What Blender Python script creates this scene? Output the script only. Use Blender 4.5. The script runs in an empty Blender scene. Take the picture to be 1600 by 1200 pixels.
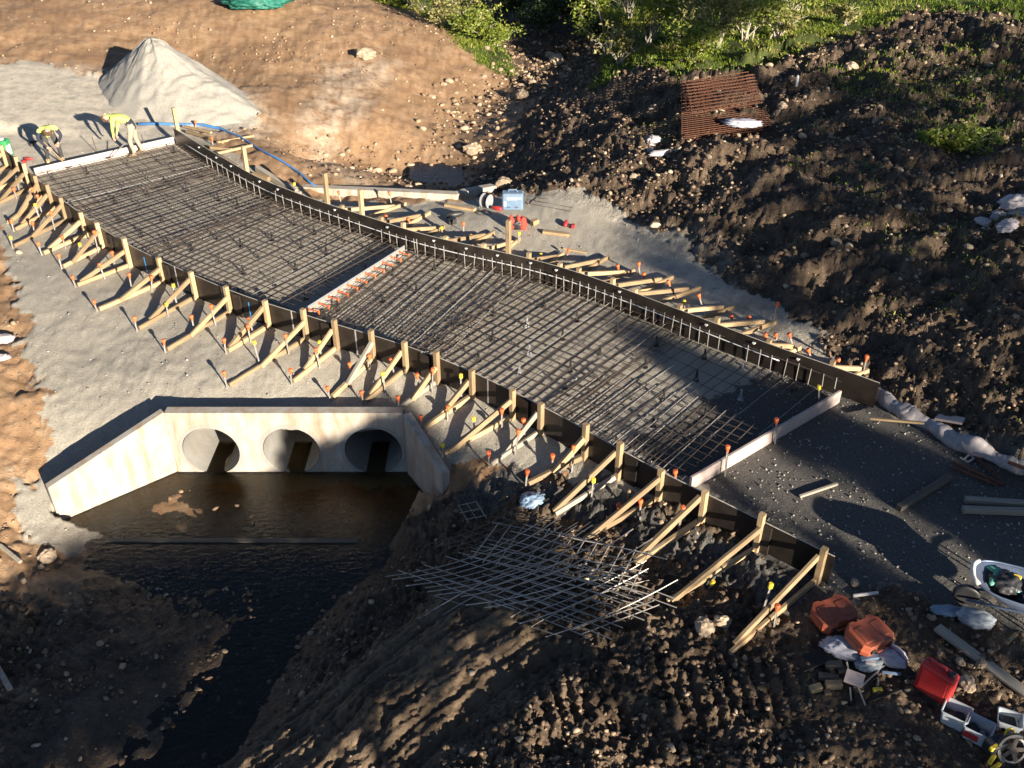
import bpy, bmesh, math, random
import numpy as np
from mathutils import Vector, Matrix, Quaternion
random.seed(11); rng = np.random.default_rng(5)
C = bpy.context.scene.collection
R = math.radians

# ------------------------------------------------------------------ camera, sky, sun, exposure
F_PX, PITCH, CAM_H = 1490.0, R(33.5), 10.0
SP, CP = math.sin(PITCH), math.cos(PITCH)
cam_d = bpy.data.cameras.new('camera'); cam = bpy.data.objects.new('camera', cam_d); C.objects.link(cam)
cam_d.sensor_fit = 'HORIZONTAL'; cam_d.sensor_width = 36.0; cam_d.lens = 36.0*F_PX/1600.0
cam_d.clip_start = 0.1; cam_d.clip_end = 2000
cam.location = (0, 0, CAM_H); cam.rotation_euler = (math.pi/2-PITCH, 0, 0)
bpy.context.scene.camera = cam

SUN_EL = R(14.5)
SX, SY = 0.570, -0.8216                      # horizontal direction towards the sun
SUN = Vector((SX*math.cos(SUN_EL), SY*math.cos(SUN_EL), math.sin(SUN_EL)))
world = bpy.data.worlds.new('World'); bpy.context.scene.world = world; world.use_nodes = True
wn = world.node_tree
sky = wn.nodes.new('ShaderNodeTexSky'); sky.sky_type = 'NISHITA'; sky.sun_disc = False
sky.sun_elevation = SUN_EL; sky.sun_rotation = math.atan2(SX, SY)
wn.links.new(sky.outputs[0], wn.nodes['Background'].inputs['Color'])
sky.air_density = 0.5; sky.dust_density = 0.1
wn.nodes['Background'].inputs['Strength'].default_value = 0.05
sl = bpy.data.lights.new('sun', 'SUN'); sl.energy = 5.0; sl.angle = R(0.5); sl.color = (1.0, 0.89, 0.74)
so = bpy.data.objects.new('sun', sl); C.objects.link(so); so.location = (30, -40, 30)
so.rotation_euler = SUN.to_track_quat('Z', 'Y').to_euler()
vs = bpy.context.scene.view_settings
vs.view_transform = 'Standard'; vs.look = 'None'; vs.gamma = 1; vs.use_curve_mapping = False
vs.exposure = 1.62
bpy.context.scene.cycles.max_bounces = 6
bpy.context.scene.cycles.transparent_max_bounces = 12

# ------------------------------------------------------------------ ground points from the photograph's survey
def G(px, py, z=0.0):
    u = (px-800.0)/F_PX; v = (py-600.0)/F_PX
    k = (CAM_H-z)/(SP+v*CP)
    return Vector((u*k, (CP-v*SP)*k, z))

# ------------------------------------------------------------------ noise
_T = np.random.default_rng(3).random((256, 256)).astype(np.float32)
def vnoise(x, y, seed=0):
    x = x+seed*17.31; y = y+seed*9.77
    xi = np.floor(x).astype(np.int64); yi = np.floor(y).astype(np.int64)
    fx = (x-xi); fy = (y-yi)
    fx = fx*fx*fx*(fx*(fx*6-15)+10); fy = fy*fy*fy*(fy*(fy*6-15)+10)
    x0 = xi & 255; x1 = (xi+1) & 255; y0 = yi & 255; y1 = (yi+1) & 255
    a = _T[x0, y0]*(1-fx)+_T[x1, y0]*fx; b = _T[x0, y1]*(1-fx)+_T[x1, y1]*fx
    return (a*(1-fy)+b*fy)*2-1
def fbm(x, y, scale, octv=3, seed=0, gain=0.5):
    s = np.zeros_like(x); a = 1.0; f = 1.0/scale; t = 0
    for i in range(octv):
        c, sn = math.cos(i*0.7), math.sin(i*0.7)
        s += a*vnoise((x*c-y*sn)*f, (x*sn+y*c)*f, seed+i*3); t += a; a *= gain; f *= 2.03
    return s/t
def smooth(a, b, x):
    t = np.clip((x-a)/(b-a), 0, 1); return t*t*(3-2*t)

# signed distance to polygon (positive inside)
def poly_sd(x, y, poly):
    d = np.full(x.shape, 1e9); ins = np.zeros(x.shape, bool); n = len(poly)
    for i in range(n):
        ax, ay = poly[i]; bx, by = poly[(i+1) % n]
        ex, ey = bx-ax, by-ay
        t = np.clip(((x-ax)*ex+(y-ay)*ey)/(ex*ex+ey*ey+1e-12), 0, 1)
        d = np.minimum(d, (x-ax-t*ex)**2+(y-ay-t*ey)**2)
        c = ((ay > y) != (by > y))
        with np.errstate(divide='ignore', invalid='ignore'):
            xx = (bx-ax)*(y-ay)/(by-ay if by != ay else 1e-12)+ax
        ins ^= (c & (x < xx))
    d = np.sqrt(d)
    return np.where(ins, d, -d)

# ------------------------------------------------------------------ terrain heights: surveyed points (px, py, z)
PTS = """0 100 .55|100 150 .25|300 190 0|0 200 .18|200 220 0|200 40 .8|0 20 1.0|400 20 1.0|300 90 .15|450 100 .2|560 90 .2|600 270 -.9|500 245 -.35
700 250 -1.15|830 115 -1.15|870 90 -1.3|870 30 -1.4|780 160 -1.05|700 80 -.25|780 85 -.65|650 180 -.7|580 200 -.45|450 180 -.05|440 230 -.1|740 200 -1.0
490 284 -1.3|600 284 -1.35|720 284 -1.35|760 262 -1.0|800 190 -.75|850 170 -.45|900 200 .0|1000 180 .3|1000 270 .3|900 285 .1|850 290 -.15|1130 170 .5|1130 300 .6
1070 390 .15|1250 450 .5|1400 400 .9|1600 400 1.2|1400 560 .35|1600 600 .8|1500 660 .15|1300 200 .8|1600 200 1.2|1450 100 1.1|1600 20 1.4|1000 120 .2
1100 60 .6|1250 50 .9|950 105 -.4|930 30 -.6|1100 480 0|1180 530 -.05|1300 580 .05|1240 520 .2|1370 610 .1
100 290 0|250 240 0|400 380 0|600 430 0|700 500 0|800 500 0|900 600 0|1100 640 0|1250 600 0|1200 700 0|1300 800 0|1450 800 0|1600 850 0|1400 680 0
800 330 -.05|900 350 -.1|1000 420 -.1|640 330 -.05|740 320 -.15|600 315 -.15|500 310 -.15|960 350 -.2
0 350 -.1|100 400 -.06|40 330 -.05|200 480 -.06|250 560 -.15|100 560 -.35|350 560 -.12|400 610 -.22|300 610 -.25|200 640 -.45|120 680 -.7|60 730 -.95|50 800 -1.15|0 600 -.3|0 750 -.75|70 855 -1.35
0 880 -1.05|-60 600 -.2|520 590 -.17|640 630 -.27|720 680 -.27|760 720 -.35|740 760 -.8|800 720 -.25|760 640 -.1|900 740 -.15|850 790 -.45|960 790 -.28|1050 820 -.17|1130 850 -.17|1200 910 -.17|1290 945 -.06
140 840 -1.44|200 830 -1.50|300 865 -1.55|450 865 -1.60|570 860 -1.56|650 830 -1.35|710 810 -1.05|480 905 -1.72|440 960 -1.74|400 1030 -1.76|320 1130 -1.8|270 1200 -1.8|385 930 -1.46|330 895 -1.58|255 885 -1.56|230 925 -1.47|350 1000 -1.42|290 1080 -1.43|220 1180 -1.45|470 1030 -1.42|425 1095 -1.42|375 1170 -1.44|420 875 -1.52
180 930 -1.44|130 1000 -1.36|0 1000 -1.2|0 1150 -1.35|100 1150 -1.40|240 1000 -1.43|290 955 -1.50|530 950 -1.4|590 940 -1.2|430 1200 -1.3|570 1140 -.52|640 1080 -.46|720 1010 -.42|800 950 -.40|700 1110 -.58|790 1020 -.52|620 1190 -.6|740 1150 -.66|850 1000 -.58|800 1130 -.40|900 1030 -.38|760 1195 -.44|500 1135 -1.15|555 1070 -1.08|630 1005 -.98|690 950 -.82|900 900 -.6|800 850 -.7|1000 950 -.5|1000 1100 -.45|1150 1000 -.33|1200 1150 -.33|1350 1100 -.2|1300 1000 -.1|1450 1000 -.04|1550 1100 -.12|1600 1200 -.15|1600 1000 0"""
CP_ = []
for tok in PTS.replace('\n', '|').split('|'):
    a = tok.split(); p = G(float(a[0]), float(a[1]), float(a[2])); CP_.append((p.x, p.y, p.z))
for (x, y, z) in ((-30, 60, .6), (0, 62, .3), (30, 60, 1.6), (-45, 30, .4), (45, 30, 2), (-20, 8, -.6), (20, 8, .2), (-9, 2, -1.2), (9, 2, -.2), (0, 2, -1.2), (40, 5, .8), (-40, 0, 0)):
    CP_.append((x, y, z))
CPA = np.array(CP_)
def _k(r2): return 0.5*r2*np.log(r2+1e-9)
def _tps():
    P = CPA[:, :2]/10; n = len(P)
    K = _k(((P[:, None]-P[None])**2).sum(-1)) + np.eye(n)*0.006
    A = np.zeros((n+3, n+3)); A[:n, :n] = K; A[:n, n] = 1; A[:n, n+1:] = P; A[n, :n] = 1; A[n+1:, :n] = P.T
    b = np.zeros(n+3); b[:n] = CPA[:, 2]
    return np.linalg.solve(A, b)
TW = _tps()
def tps(x, y):
    x = np.clip(np.asarray(x, float), -60, 60)/10; y = np.clip(np.asarray(y, float), -5, 75)/10; P = CPA[:, :2]/10; n = len(P)
    out = TW[n]+TW[n+1]*x+TW[n+2]*y
    for i in range(n):
        out = out+TW[i]*_k((x-P[i, 0])**2+(y-P[i, 1])**2)
    return np.clip(out, -1.9, 2.6)

FORM_Z = 0.55
def polyline(pxs, z): return [G(a, b, z) for a, b in pxs]
LEFT_PX = [(-75, 178), (-30, 208), (4, 231), (28, 249), (50, 273), (88, 306), (120, 329), (154, 353), (198, 383), (246, 404), (297, 428), (365, 457), (450, 485), (553, 515), (627, 536), (669, 552), (754, 586), (839, 631), (893, 658), (981, 709), (1032, 739), (1097, 769), (1190, 813), (1305, 870)]
RIGHT_PX = [(271, 200), (309, 224), (368, 258), (400, 277), (450, 297), (500, 315), (567, 336), (627, 357), (703, 377), (780, 393), (850, 408), (909, 427), (1016, 466), (1110, 503), (1200, 537), (1309, 575), (1375, 599)]
def resample(pl, step):
    d = [0]
    for a, b in zip(pl, pl[1:]): d.append(d[-1]+(b-a).length)
    n = max(2, int(round(d[-1]/step))); out = []
    X = np.interp(np.linspace(0, d[-1], n+1), d, [p.x for p in pl]); Y = np.interp(np.linspace(0, d[-1], n+1), d, [p.y for p in pl])
    return [Vector((x, y, 0)) for x, y in zip(X, Y)]
def smooth_line(pl, it=3):
    pl = list(pl)
    for _ in range(it):
        pl = [pl[0]]+[(pl[i-1]+pl[i]*2+pl[i+1])/4 for i in range(1, len(pl)-1)]+[pl[-1]]
    return pl
LEFT = smooth_line(resample(polyline(LEFT_PX, FORM_Z), 0.4), 6)
RIGHT = smooth_line(resample(polyline(RIGHT_PX, FORM_Z), 0.4), 6)
FAR_A, FAR_B = G(48, 265, .2), G(274, 214, .2)
NEAR_A, NEAR_B = G(1078, 747, .25), G(1315, 610, .25)
def idx_near(pl, p): return min(range(len(pl)), key=lambda i: (pl[i].xy-p.xy).length)
_l0, _l1 = idx_near(LEFT, FAR_A), idx_near(LEFT, NEAR_A)
_r1 = idx_near(RIGHT, NEAR_B)
_in = (G(467, 488)-G(250, 350)).normalized()*.30
SLAB = [p.xy for p in LEFT[_l0+1:_l1+1]] + [NEAR_A.xy, NEAR_B.xy] + [p.xy for p in reversed(RIGHT[:_r1+1])] + [(FAR_B+_in).xy, (FAR_A+_in).xy]
SLAB = [(p[0], p[1]) for p in SLAB]
FLAT = [(p.x, p.y) for p in LEFT] + [tuple(G(a, b).xy) for a, b in ((1400, 905), (1480, 930), (1640, 930), (1640, 770), (1500, 715), (1400, 660))] + [(p.x, p.y) for p in reversed(RIGHT)]

# head walls (plan, from the front top edge)
POND_Z, WATER_Z = -1.53, -1.495
HW_L, HW_R = G(257, 644, -.12), G(629, 647, -.12)
WT_L, WT_R = G(75, 763, -.72), G(690, 741, -.55)
FH_A, FH_B, FH_C, FH_D = G(440, 291, -.02), G(713, 304, -.02), G(737, 297, -.1), G(776, 290, -.3)
BASIN = [tuple(p.xy) for p in (WT_L, HW_L, HW_R, WT_R)] + [tuple(G(a, b, -1.5).xy) for a, b in ((655, 790), (600, 850), (450, 880), (300, 872), (190, 832), (101, 818))]
BANK_DIR = None
def ground(x, y):
    x = np.asarray(x, float); y = np.asarray(y, float)
    z = tps(x, y)
    sf = poly_sd(x, y, FLAT); z = z*(1-smooth(-0.5, 0.0, sf))
    sb = poly_sd(x, y, BASIN); z = np.where(sb > -0.09, np.minimum(z, POND_Z), z)
    return z
def gz(x, y): return float(ground(np.array([x]), np.array([y]))[0])
def Gt(px, py, dz=0.0):
    p = G(px, py, 0)
    for _ in range(8): p = G(px, py, 0.5*p.z+0.5*(gz(p.x, p.y)+dz))
    for _ in range(4): p = G(px, py, gz(p.x, p.y)+dz)
    return p

# ------------------------------------------------------------------ object helpers
class MB:
    def __init__(s): s.v = []; s.f = []; s.m = []
    def add(s, vs_, fs, mi=0):
        o = len(s.v); s.v += [tuple(p) for p in vs_]; s.f += [tuple(i+o for i in f) for f in fs]; s.m += [mi]*len(fs)
    def box(s, c, d, M=None, mi=0):
        x, y, z = d[0]/2, d[1]/2, d[2]/2
        P = [Vector((sx*x, sy*y, sz*z)) for sz in (-1, 1) for sy in (-1, 1) for sx in (-1, 1)]
        P = [(M @ p if M else p)+Vector(c) for p in P]
        s.add(P, [(0, 2, 3, 1), (4, 5, 7, 6), (0, 1, 5, 4), (2, 6, 7, 3), (0, 4, 6, 2), (1, 3, 7, 5)], mi)
    def loft(s, rings, cap=True, mi=0, closed=True):
        n = len(rings[0]); o = len(s.v)
        for r in rings: s.v += [tuple(p) for p in r]
        k = 0
        for i in range(len(rings)-1):
            for j in range(n if closed else n-1):
                a = o+i*n+j; b = o+i*n+(j+1) % n
                s.f.append((a, b, b+n, a+n)); s.m.append(mi)
        if cap:
            s.f.append(tuple(o+j for j in reversed(range(n)))); s.f.append(tuple(o+(len(rings)-1)*n+j for j in range(n))); s.m += [mi, mi]
    def tube(s, pts, r, n=6, mi=0, cap=True):
        pts = [Vector(p) for p in pts]; rr = r if isinstance(r, (list, tuple)) else [r]*len(pts)
        rings = []; up = None
        for i, p in enumerate(pts):
            t = (pts[min(i+1, len(pts)-1)]-pts[max(i-1, 0)]).normalized()
            if up is None: up = Vector((0, 0, 1)) if abs(t.z) < .9 else Vector((1, 0, 0))
            a = t.cross(up).normalized(); b = a.cross(t).normalized(); up = b
            rings.append([p+(a*math.cos(2*math.pi*k/n)-b*math.sin(2*math.pi*k/n))*rr[i] for k in range(n)])
        s.loft(rings, cap, mi)
    def lathe(s, prof, n=12, M=None, mi=0):
        rings = []
        for r, z in prof:
            ring = [Vector((r*math.cos(2*math.pi*k/n), r*math.sin(2*math.pi*k/n), z)) for k in range(n)]
            rings.append([M @ p for p in ring] if M else ring)
        s.loft(rings, True, mi)
    def prism(s, poly, z0, z1, M=None, mi=0):
        a = [Vector((p[0], p[1], z0)) for p in poly]; b = [Vector((p[0], p[1], z1)) for p in poly]
        if M: a = [M @ p for p in a]; b = [M @ p for p in b]
        s.loft([a, b], True, mi)
    def mesh(s, name, mats, smooth_=False):
        me = bpy.data.meshes.new(name); me.from_pydata(s.v, [], s.f)
        if not isinstance(mats, (list, tuple)): mats = [mats]
        for m in mats: me.materials.append(m)
        if len(mats) > 1: me.polygons.foreach_set('material_index', s.m)
        if smooth_: me.polygons.foreach_set('use_smooth', [True]*len(s.f))
        me.update(); return me
def link(name, me, parent=None, M=None):
    o = bpy.data.objects.new(name, me); C.objects.link(o)
    if M is not None: o.matrix_world = M
    if parent is not None:
        o.parent = parent
        pl = parent.get('_loc')
        if pl is None:
            if M is not None: o.matrix_basis = parent.matrix_world.inverted() @ M
        elif M is not None: o.matrix_basis = Matrix.Translation(-Vector(pl)) @ M
        else: o.location = -Vector(pl)
    return o
def tag(o, label, cat, group=None):
    o['label'] = label; o['category'] = cat
    if group: o['group'] = group
    return o
ROOTS = []
def thing(name, label, cat, loc, group=None):
    o = bpy.data.objects.new(name, None); C.objects.link(o); o.location = loc; o.empty_display_size = .1
    o['_loc'] = [float(a) for a in loc]; ROOTS.append(o)
    return tag(o, label, cat, group)
def struct(o): o['kind'] = 'structure'; return o
def stuff(o): o['kind'] = 'stuff'; return o
def frame_z(p0, p1, hint=Vector((0, 0, 1))):
    z = (p1-p0).normalized()
    x = hint.cross(z)
    if x.length < 1e-3: x = Vector((1, 0, 0)).cross(z)
    x.normalize(); y = z.cross(x)
    return Matrix(((x.x, y.x, z.x, p0.x), (x.y, y.y, z.y, p0.y), (x.z, y.z, z.z, p0.z), (0, 0, 0, 1)))
def beam_mesh(name, w, h, L, mat, c=.006):
    x, y = w/2, h/2
    sec = [(-x+c, -y), (x-c, -y), (x, -y+c), (x, y-c), (x-c, y), (-x+c, y), (-x, y-c), (-x, -y+c)]
    b = MB(); b.prism(sec, 0, L); return b.mesh(name, mat)
def beam(name, p0, p1, w, h, mat, parent=None, hint=Vector((0, 0, 1))):
    """a sawn timber of its own from p0 to p1; w lies level, h stands"""
    p0, p1 = Vector(p0), Vector(p1); L = (p1-p0).length
    return link(name, beam_mesh(name, w, h, L, mat), parent, frame_z(p0, p1, hint))
def rotz(a): return Matrix.Rotation(a, 4, 'Z')
ORD = 'first second third fourth fifth sixth seventh eighth ninth tenth eleventh twelfth thirteenth fourteenth fifteenth sixteenth seventeenth eighteenth nineteenth twentieth twenty-first twenty-second twenty-third twenty-fourth twenty-fifth twenty-sixth twenty-seventh twenty-eighth twenty-ninth thirtieth'.split()

# ------------------------------------------------------------------ materials
def new_mat(name):
    m = bpy.data.materials.new(name); m.use_nodes = True
    return m, m.node_tree, m.node_tree.nodes['Principled BSDF']
def N(t, typ, **kw):
    n = t.nodes.new(typ)
    for k, v in kw.items():
        if k.startswith('i_'): n.inputs[k[2:].replace('_', ' ')].default_value = v
        else: setattr(n, k, v)
    return n
def ramp(t, src, stops):
    r = N(t, 'ShaderNodeValToRGB'); e = r.color_ramp.elements
    e[0].position, e[0].color = stops[0][0], (*stops[0][1], 1); e[1].position, e[1].color = stops[-1][0], (*stops[-1][1], 1)
    for p, c in stops[1:-1]:
        k = e.new(p); k.color = (*c, 1)
    t.links.new(src, r.inputs[0]); return r.outputs[0]
def mix(t, fac, a, b, mode='MIX'):
    n = N(t, 'ShaderNodeMix', data_type='RGBA', blend_type=mode)
    for sock, v in ((n.inputs[0], fac), (n.inputs[6], a), (n.inputs[7], b)):
        if hasattr(v, 'links') or isinstance(v, bpy.types.NodeSocket): t.links.new(v, sock)
        else: sock.default_value = v if not isinstance(v, tuple) else (*v, 1)
    return n.outputs[2]
def math_(t, op, a, b=0.0):
    n = N(t, 'ShaderNodeMath', operation=op)
    for s, v in ((n.inputs[0], a), (n.inputs[1], b)):
        if isinstance(v, bpy.types.NodeSocket): t.links.new(v, s)
        else: s.default_value = v
    return n.outputs[0]
def noise(t, vec, scale, detail=4, rough=.6):
    n = N(t, 'ShaderNodeTexNoise'); n.inputs['Scale'].default_value = scale; n.inputs['Detail'].default_value = detail; n.inputs['Roughness'].default_value = rough
    if vec is not None: t.links.new(vec, n.inputs['Vector'])
    return n.outputs['Fac']
def bump(t, b, h, strength=.4, dist=.01):
    n = N(t, 'ShaderNodeBump'); n.inputs['Strength'].default_value = strength; n.inputs['Distance'].default_value = dist
    t.links.new(h, n.inputs['Height']); t.links.new(n.outputs[0], b.inputs['Normal']); return n
def simple(name, col, rough=.6, var=.25, sc=8, metal=0, bmp=.15, dirt=None, dirt_amt=.4, objvar=.15, stretch=None, spec=.5):
    m, t, b = new_mat(name)
    tc = N(t, 'ShaderNodeTexCoord'); vec = tc.outputs['Object']
    if stretch:
        mp = N(t, 'ShaderNodeMapping'); mp.inputs['Scale'].default_value = stretch; t.links.new(vec, mp.inputs[0]); vec = mp.outputs[0]
    n1 = noise(t, vec, sc, 5)
    lo = tuple(c*(1-var) for c in col); hi = tuple(min(1, c*(1+var)) for c in col)
    c = ramp(t, n1, [(.3, lo), (.7, hi)])
    if dirt:
        n2 = noise(t, tc.outputs['Object'], sc*.35, 6, .7)
        f = ramp(t, n2, [(.5-.25*dirt_amt, (0, 0, 0)), (.5+.3, (dirt_amt,)*3)])
        c = mix(t, f, c, dirt)
    if objvar:
        oi = N(t, 'ShaderNodeObjectInfo'); v = math_(t, 'ADD', math_(t, 'MULTIPLY', oi.outputs['Random'], 2*objvar), 1-objvar)
        hs = N(t, 'ShaderNodeHueSaturation'); t.links.new(v, hs.inputs['Value']); t.links.new(c, hs.inputs['Color']); c = hs.outputs[0]
    t.links.new(c, b.inputs['Base Color'])
    b.inputs['Roughness'].default_value = rough; b.inputs['Metallic'].default_value = metal
    b.inputs['Specular IOR Level'].default_value = spec
    if bmp: bump(t, b, n1, bmp, .006)
    return m
M = {}
M['timber'] = simple('timber', (.37, .255, .135), .75, .32, 6, dirt=(.10, .08, .055), dirt_amt=.65, objvar=.38, stretch=(9, 9, .7), bmp=.25)
M['timber_grey'] = simple('timber_grey', (.30, .265, .21), .85, .25, 6, dirt=(.12, .10, .08), objvar=.15, stretch=(9, 9, .7))
M['timber_dark'] = simple('timber_dark', (.10, .085, .065), .85, .3, 6, stretch=(9, 9, .7))
M['timber_pink'] = simple('timber_pink', (.45, .36, .325), .75, .12, 4, dirt=(.25, .20, .16), dirt_amt=.35, stretch=(4, 4, .6))
M['form_ply'] = simple('form_ply', (.018, .014, .012), .38, .4, 3, dirt=(.06, .05, .04), dirt_amt=.4, objvar=.3, bmp=.04, spec=.25)
M['ply_edge'] = simple('ply_edge', (.42, .38, .32), .8, .3, 20)
M['rebar'] = simple('rebar', (.085, .072, .062), .55, .3, 30, metal=.35, dirt=(.17, .085, .04), dirt_amt=.45, bmp=.2)
M['rebar_light'] = simple('rebar_light', (.36, .34, .31), .5, .25, 20, metal=.4, dirt=(.16, .11, .07), dirt_amt=.5)
M['rust'] = simple('rust', (.098, .037, .017), .85, .4, 14, dirt=(.045, .02, .012), dirt_amt=.5, objvar=.2)
M['galv'] = simple('galv', (.42, .43, .45), .45, .12, 12, metal=.5, dirt=(.3, .28, .25), dirt_amt=.3)
M['orange'] = simple('orange_plastic', (.66, .13, .035), .5, .12, 10, objvar=.12, dirt=(.30, .14, .08), dirt_amt=.3)
M['orange_case'] = simple('orange_case_plastic', (.36, .075, .03), .5, .12, 8, dirt=(.20, .12, .085), dirt_amt=.65)
M['yellow'] = simple('yellow_plastic', (.75, .55, .04), .5, .12, 10, objvar=.1)
M['blue'] = simple('blue_plastic', (.05, .17, .40), .5, .15, 8)
M['case_blue'] = simple('light_blue_case', (.11, .175, .26), .5, .12, 8, dirt=(.34, .36, .36), dirt_amt=.3)
M['red'] = simple('red_plastic', (.46, .016, .022), .45, .12, 6, dirt=(.16, .07, .045), dirt_amt=.6)
M['redcloth'] = simple('red_fabric', (.55, .05, .03), .9, .2, 20)
M['black'] = simple('black_plastic', (.02, .02, .022), .5, .2, 10)
M['white'] = simple('white_plastic', (.55, .54, .53), .5, .08, 10, dirt=(.4, .36, .32), dirt_amt=.3)
M['geotextile'] = simple('geotextile', (.43, .395, .40), .9, .18, 9, dirt=(.20, .16, .14), dirt_amt=.6, bmp=.6)
M['bagwhite'] = simple('sack_fabric', (.36, .36, .41), .8, .12, 12, dirt=(.17, .15, .14), dirt_amt=.35, bmp=.4)
M['stripe'] = simple('sack_stripe', (.28, .07, .11), .8, .1, 12)
M['greytarp'] = simple('grey_sheet', (.26, .30, .34), .6, .2, 9, dirt=(.14, .12, .1), bmp=.4)
M['bluetarp'] = simple('blue_grey_sheet', (.16, .24, .34), .5, .2, 9, dirt=(.12, .11, .1))
M['greentarp'] = simple('green_sheet', (.010, .11, .08), .6, .3, 5)
M['green'] = simple('green_plastic', (.04, .30, .10), .5, .15, 8)
M['teal'] = simple('teal_fabric', (.10, .34, .26), .7, .2, 14)
M['steel_blue'] = simple('barrow_paint', (.085, .115, .175), .4, .2, 6, metal=.3, dirt=(.16, .13, .11), dirt_amt=.45)
M['barrow_rim'] = simple('barrow_rim_paint', (.62, .60, .52), .5, .1, 6)
M['blue_tape'] = simple('blue_tape', (.03, .27, .62), .5, .1, 8)
M['hivis'] = simple('hivis_fabric', (.50, .58, .13), .85, .08, 20, objvar=0)
M['navy'] = simple('navy_fabric', (.018, .024, .04), .9, .2, 20, objvar=0)
M['tan'] = simple('tan_trousers', (.33, .26, .19), .9, .12, 14, objvar=0)
M['darkpants'] = simple('dark_trousers', (.045, .042, .04), .9, .2, 14, objvar=0)
M['skin'] = simple('skin', (.52, .30, .21), .6, .08, 10, objvar=0)
M['hair'] = simple('hair', (.085, .045, .022), .8, .35, 60, objvar=0, bmp=.5)
M['boot'] = simple('boot_leather', (.40, .27, .14), .8, .2, 14, objvar=0)
M['bark'] = simple('bark', (.13, .10, .075), .9, .3, 12, bmp=.5)
M['palebark'] = simple('pale_bark', (.33, .29, .23), .9, .25, 14, bmp=.4)
def leaf(name, cols, tr=.35):
    m, t, b = new_mat(name)
    at = N(t, 'ShaderNodeAttribute', attribute_name='rnd')
    c = ramp(t, at.outputs['Fac'], cols); t.links.new(c, b.inputs['Base Color']); b.inputs['Roughness'].default_value = .55
    tl = N(t, 'ShaderNodeBsdfTranslucent'); t.links.new(c, tl.inputs[0])
    mx = N(t, 'ShaderNodeMixShader'); mx.inputs[0].default_value = tr
    t.links.new(b.outputs[0], mx.inputs[1]); t.links.new(tl.outputs[0], mx.inputs[2])
    t.links.new(mx.outputs[0], t.nodes['Material Output'].inputs[0]); return m
M['leaf'] = leaf('leaves', [(0, (.08, .12, .014)), (.5, (.20, .25, .03)), (1, (.38, .36, .08))])
M['leaf_dark'] = leaf('dark_leaves', [(0, (.02, .04, .01)), (.6, (.045, .075, .018)), (1, (.09, .11, .03))])  # darker leaf copy; puts the stream gap's deep shade into the colour
M['leaf_dry'] = leaf('olive_leaves', [(0, (.11, .12, .032)), (.5, (.23, .22, .065)), (1, (.38, .31, .14))])
M['grass'] = leaf('grass_blades', [(0, (.07, .12, .012)), (.5, (.17, .24, .02)), (.85, (.30, .31, .04)), (1, (.38, .31, .13))], .3)
# concrete with rust stains and form marks
def concrete(name, col, stain, amt):
    m, t, b = new_mat(name); tc = N(t, 'ShaderNodeTexCoord'); P = tc.outputs['Object']
    n1 = noise(t, P, 3, 8, .65); n2 = noise(t, P, 40, 4)
    mp = N(t, 'ShaderNodeMapping'); mp.inputs['Scale'].default_value = (3, 3, .6); t.links.new(P, mp.inputs[0])
    n3 = noise(t, mp.outputs[0], 1.6, 7, .7)
    c = ramp(t, n1, [(.3, tuple(k*.8 for k in col)), (.7, col)])
    c = mix(t, ramp(t, n3, [(.42, (0, 0, 0)), (.68, (amt,)*3)]), c, stain)
    c = mix(t, ramp(t, n2, [(.62, (0, 0, 0)), (.75, (.3,)*3)]), c, tuple(k*.55 for k in col))
    t.links.new(c, b.inputs['Base Color']); b.inputs['Roughness'].default_value = .85
    h = math_(t, 'ADD', n1, math_(t, 'MULTIPLY', n2, .4)); bump(t, b, h, .25, .01); return m
M['concrete'] = concrete('precast_concrete', (.40, .37, .32), (.25, .155, .08), .8)
M['pipe'] = concrete('pipe_concrete', (.30, .29, .265), (.20, .16, .11), .5)
M['silt'] = simple('wet_silt', (.09, .07, .045), .5, .3, 4)
def tub():
    m, t, b = new_mat('clear_plastic'); b.inputs['Base Color'].default_value = (.55, .59, .62, 1); b.inputs['Roughness'].default_value = .35
    tr = N(t, 'ShaderNodeBsdfTransparent'); tr.inputs[0].default_value = (.85, .88, .9, 1); mx = N(t, 'ShaderNodeMixShader'); mx.inputs[0].default_value = .62
    t.links.new(tr.outputs[0], mx.inputs[1]); t.links.new(b.outputs[0], mx.inputs[2]); t.links.new(mx.outputs[0], t.nodes['Material Output'].inputs[0]); return m
M['tub'] = tub()
def water(name, tint, wave):
    m, t, b = new_mat(name); t.nodes.remove(b)
    geo = N(t, 'ShaderNodeNewGeometry')
    mp = N(t, 'ShaderNodeMapping'); mp.inputs['Rotation'].default_value = (0, 0, R(-35)); mp.inputs['Scale'].default_value = (1, 2.2, 1); t.links.new(geo.outputs['Position'], mp.inputs[0])
    h = noise(t, mp.outputs[0], 7, 3)
    bp = N(t, 'ShaderNodeBump'); bp.inputs['Strength'].default_value = wave; bp.inputs['Distance'].default_value = .05; t.links.new(h, bp.inputs['Height'])
    fr = N(t, 'ShaderNodeFresnel'); fr.inputs[0].default_value = 1.42; t.links.new(bp.outputs[0], fr.inputs[1])
    gl = N(t, 'ShaderNodeBsdfGlossy'); gl.inputs['Roughness'].default_value = .06; t.links.new(bp.outputs[0], gl.inputs['Normal'])
    tr = N(t, 'ShaderNodeBsdfTransparent'); tr.inputs[0].default_value = (*tint, 1)
    mx = N(t, 'ShaderNodeMixShader'); t.links.new(fr.outputs[0], mx.inputs[0]); t.links.new(tr.outputs[0], mx.inputs[1]); t.links.new(gl.outputs[0], mx.inputs[2])
    t.links.new(mx.outputs[0], t.nodes['Material Output'].inputs[0]); return m
M['water'] = water('creek_water', (.86, .76, .56), .3)
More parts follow.
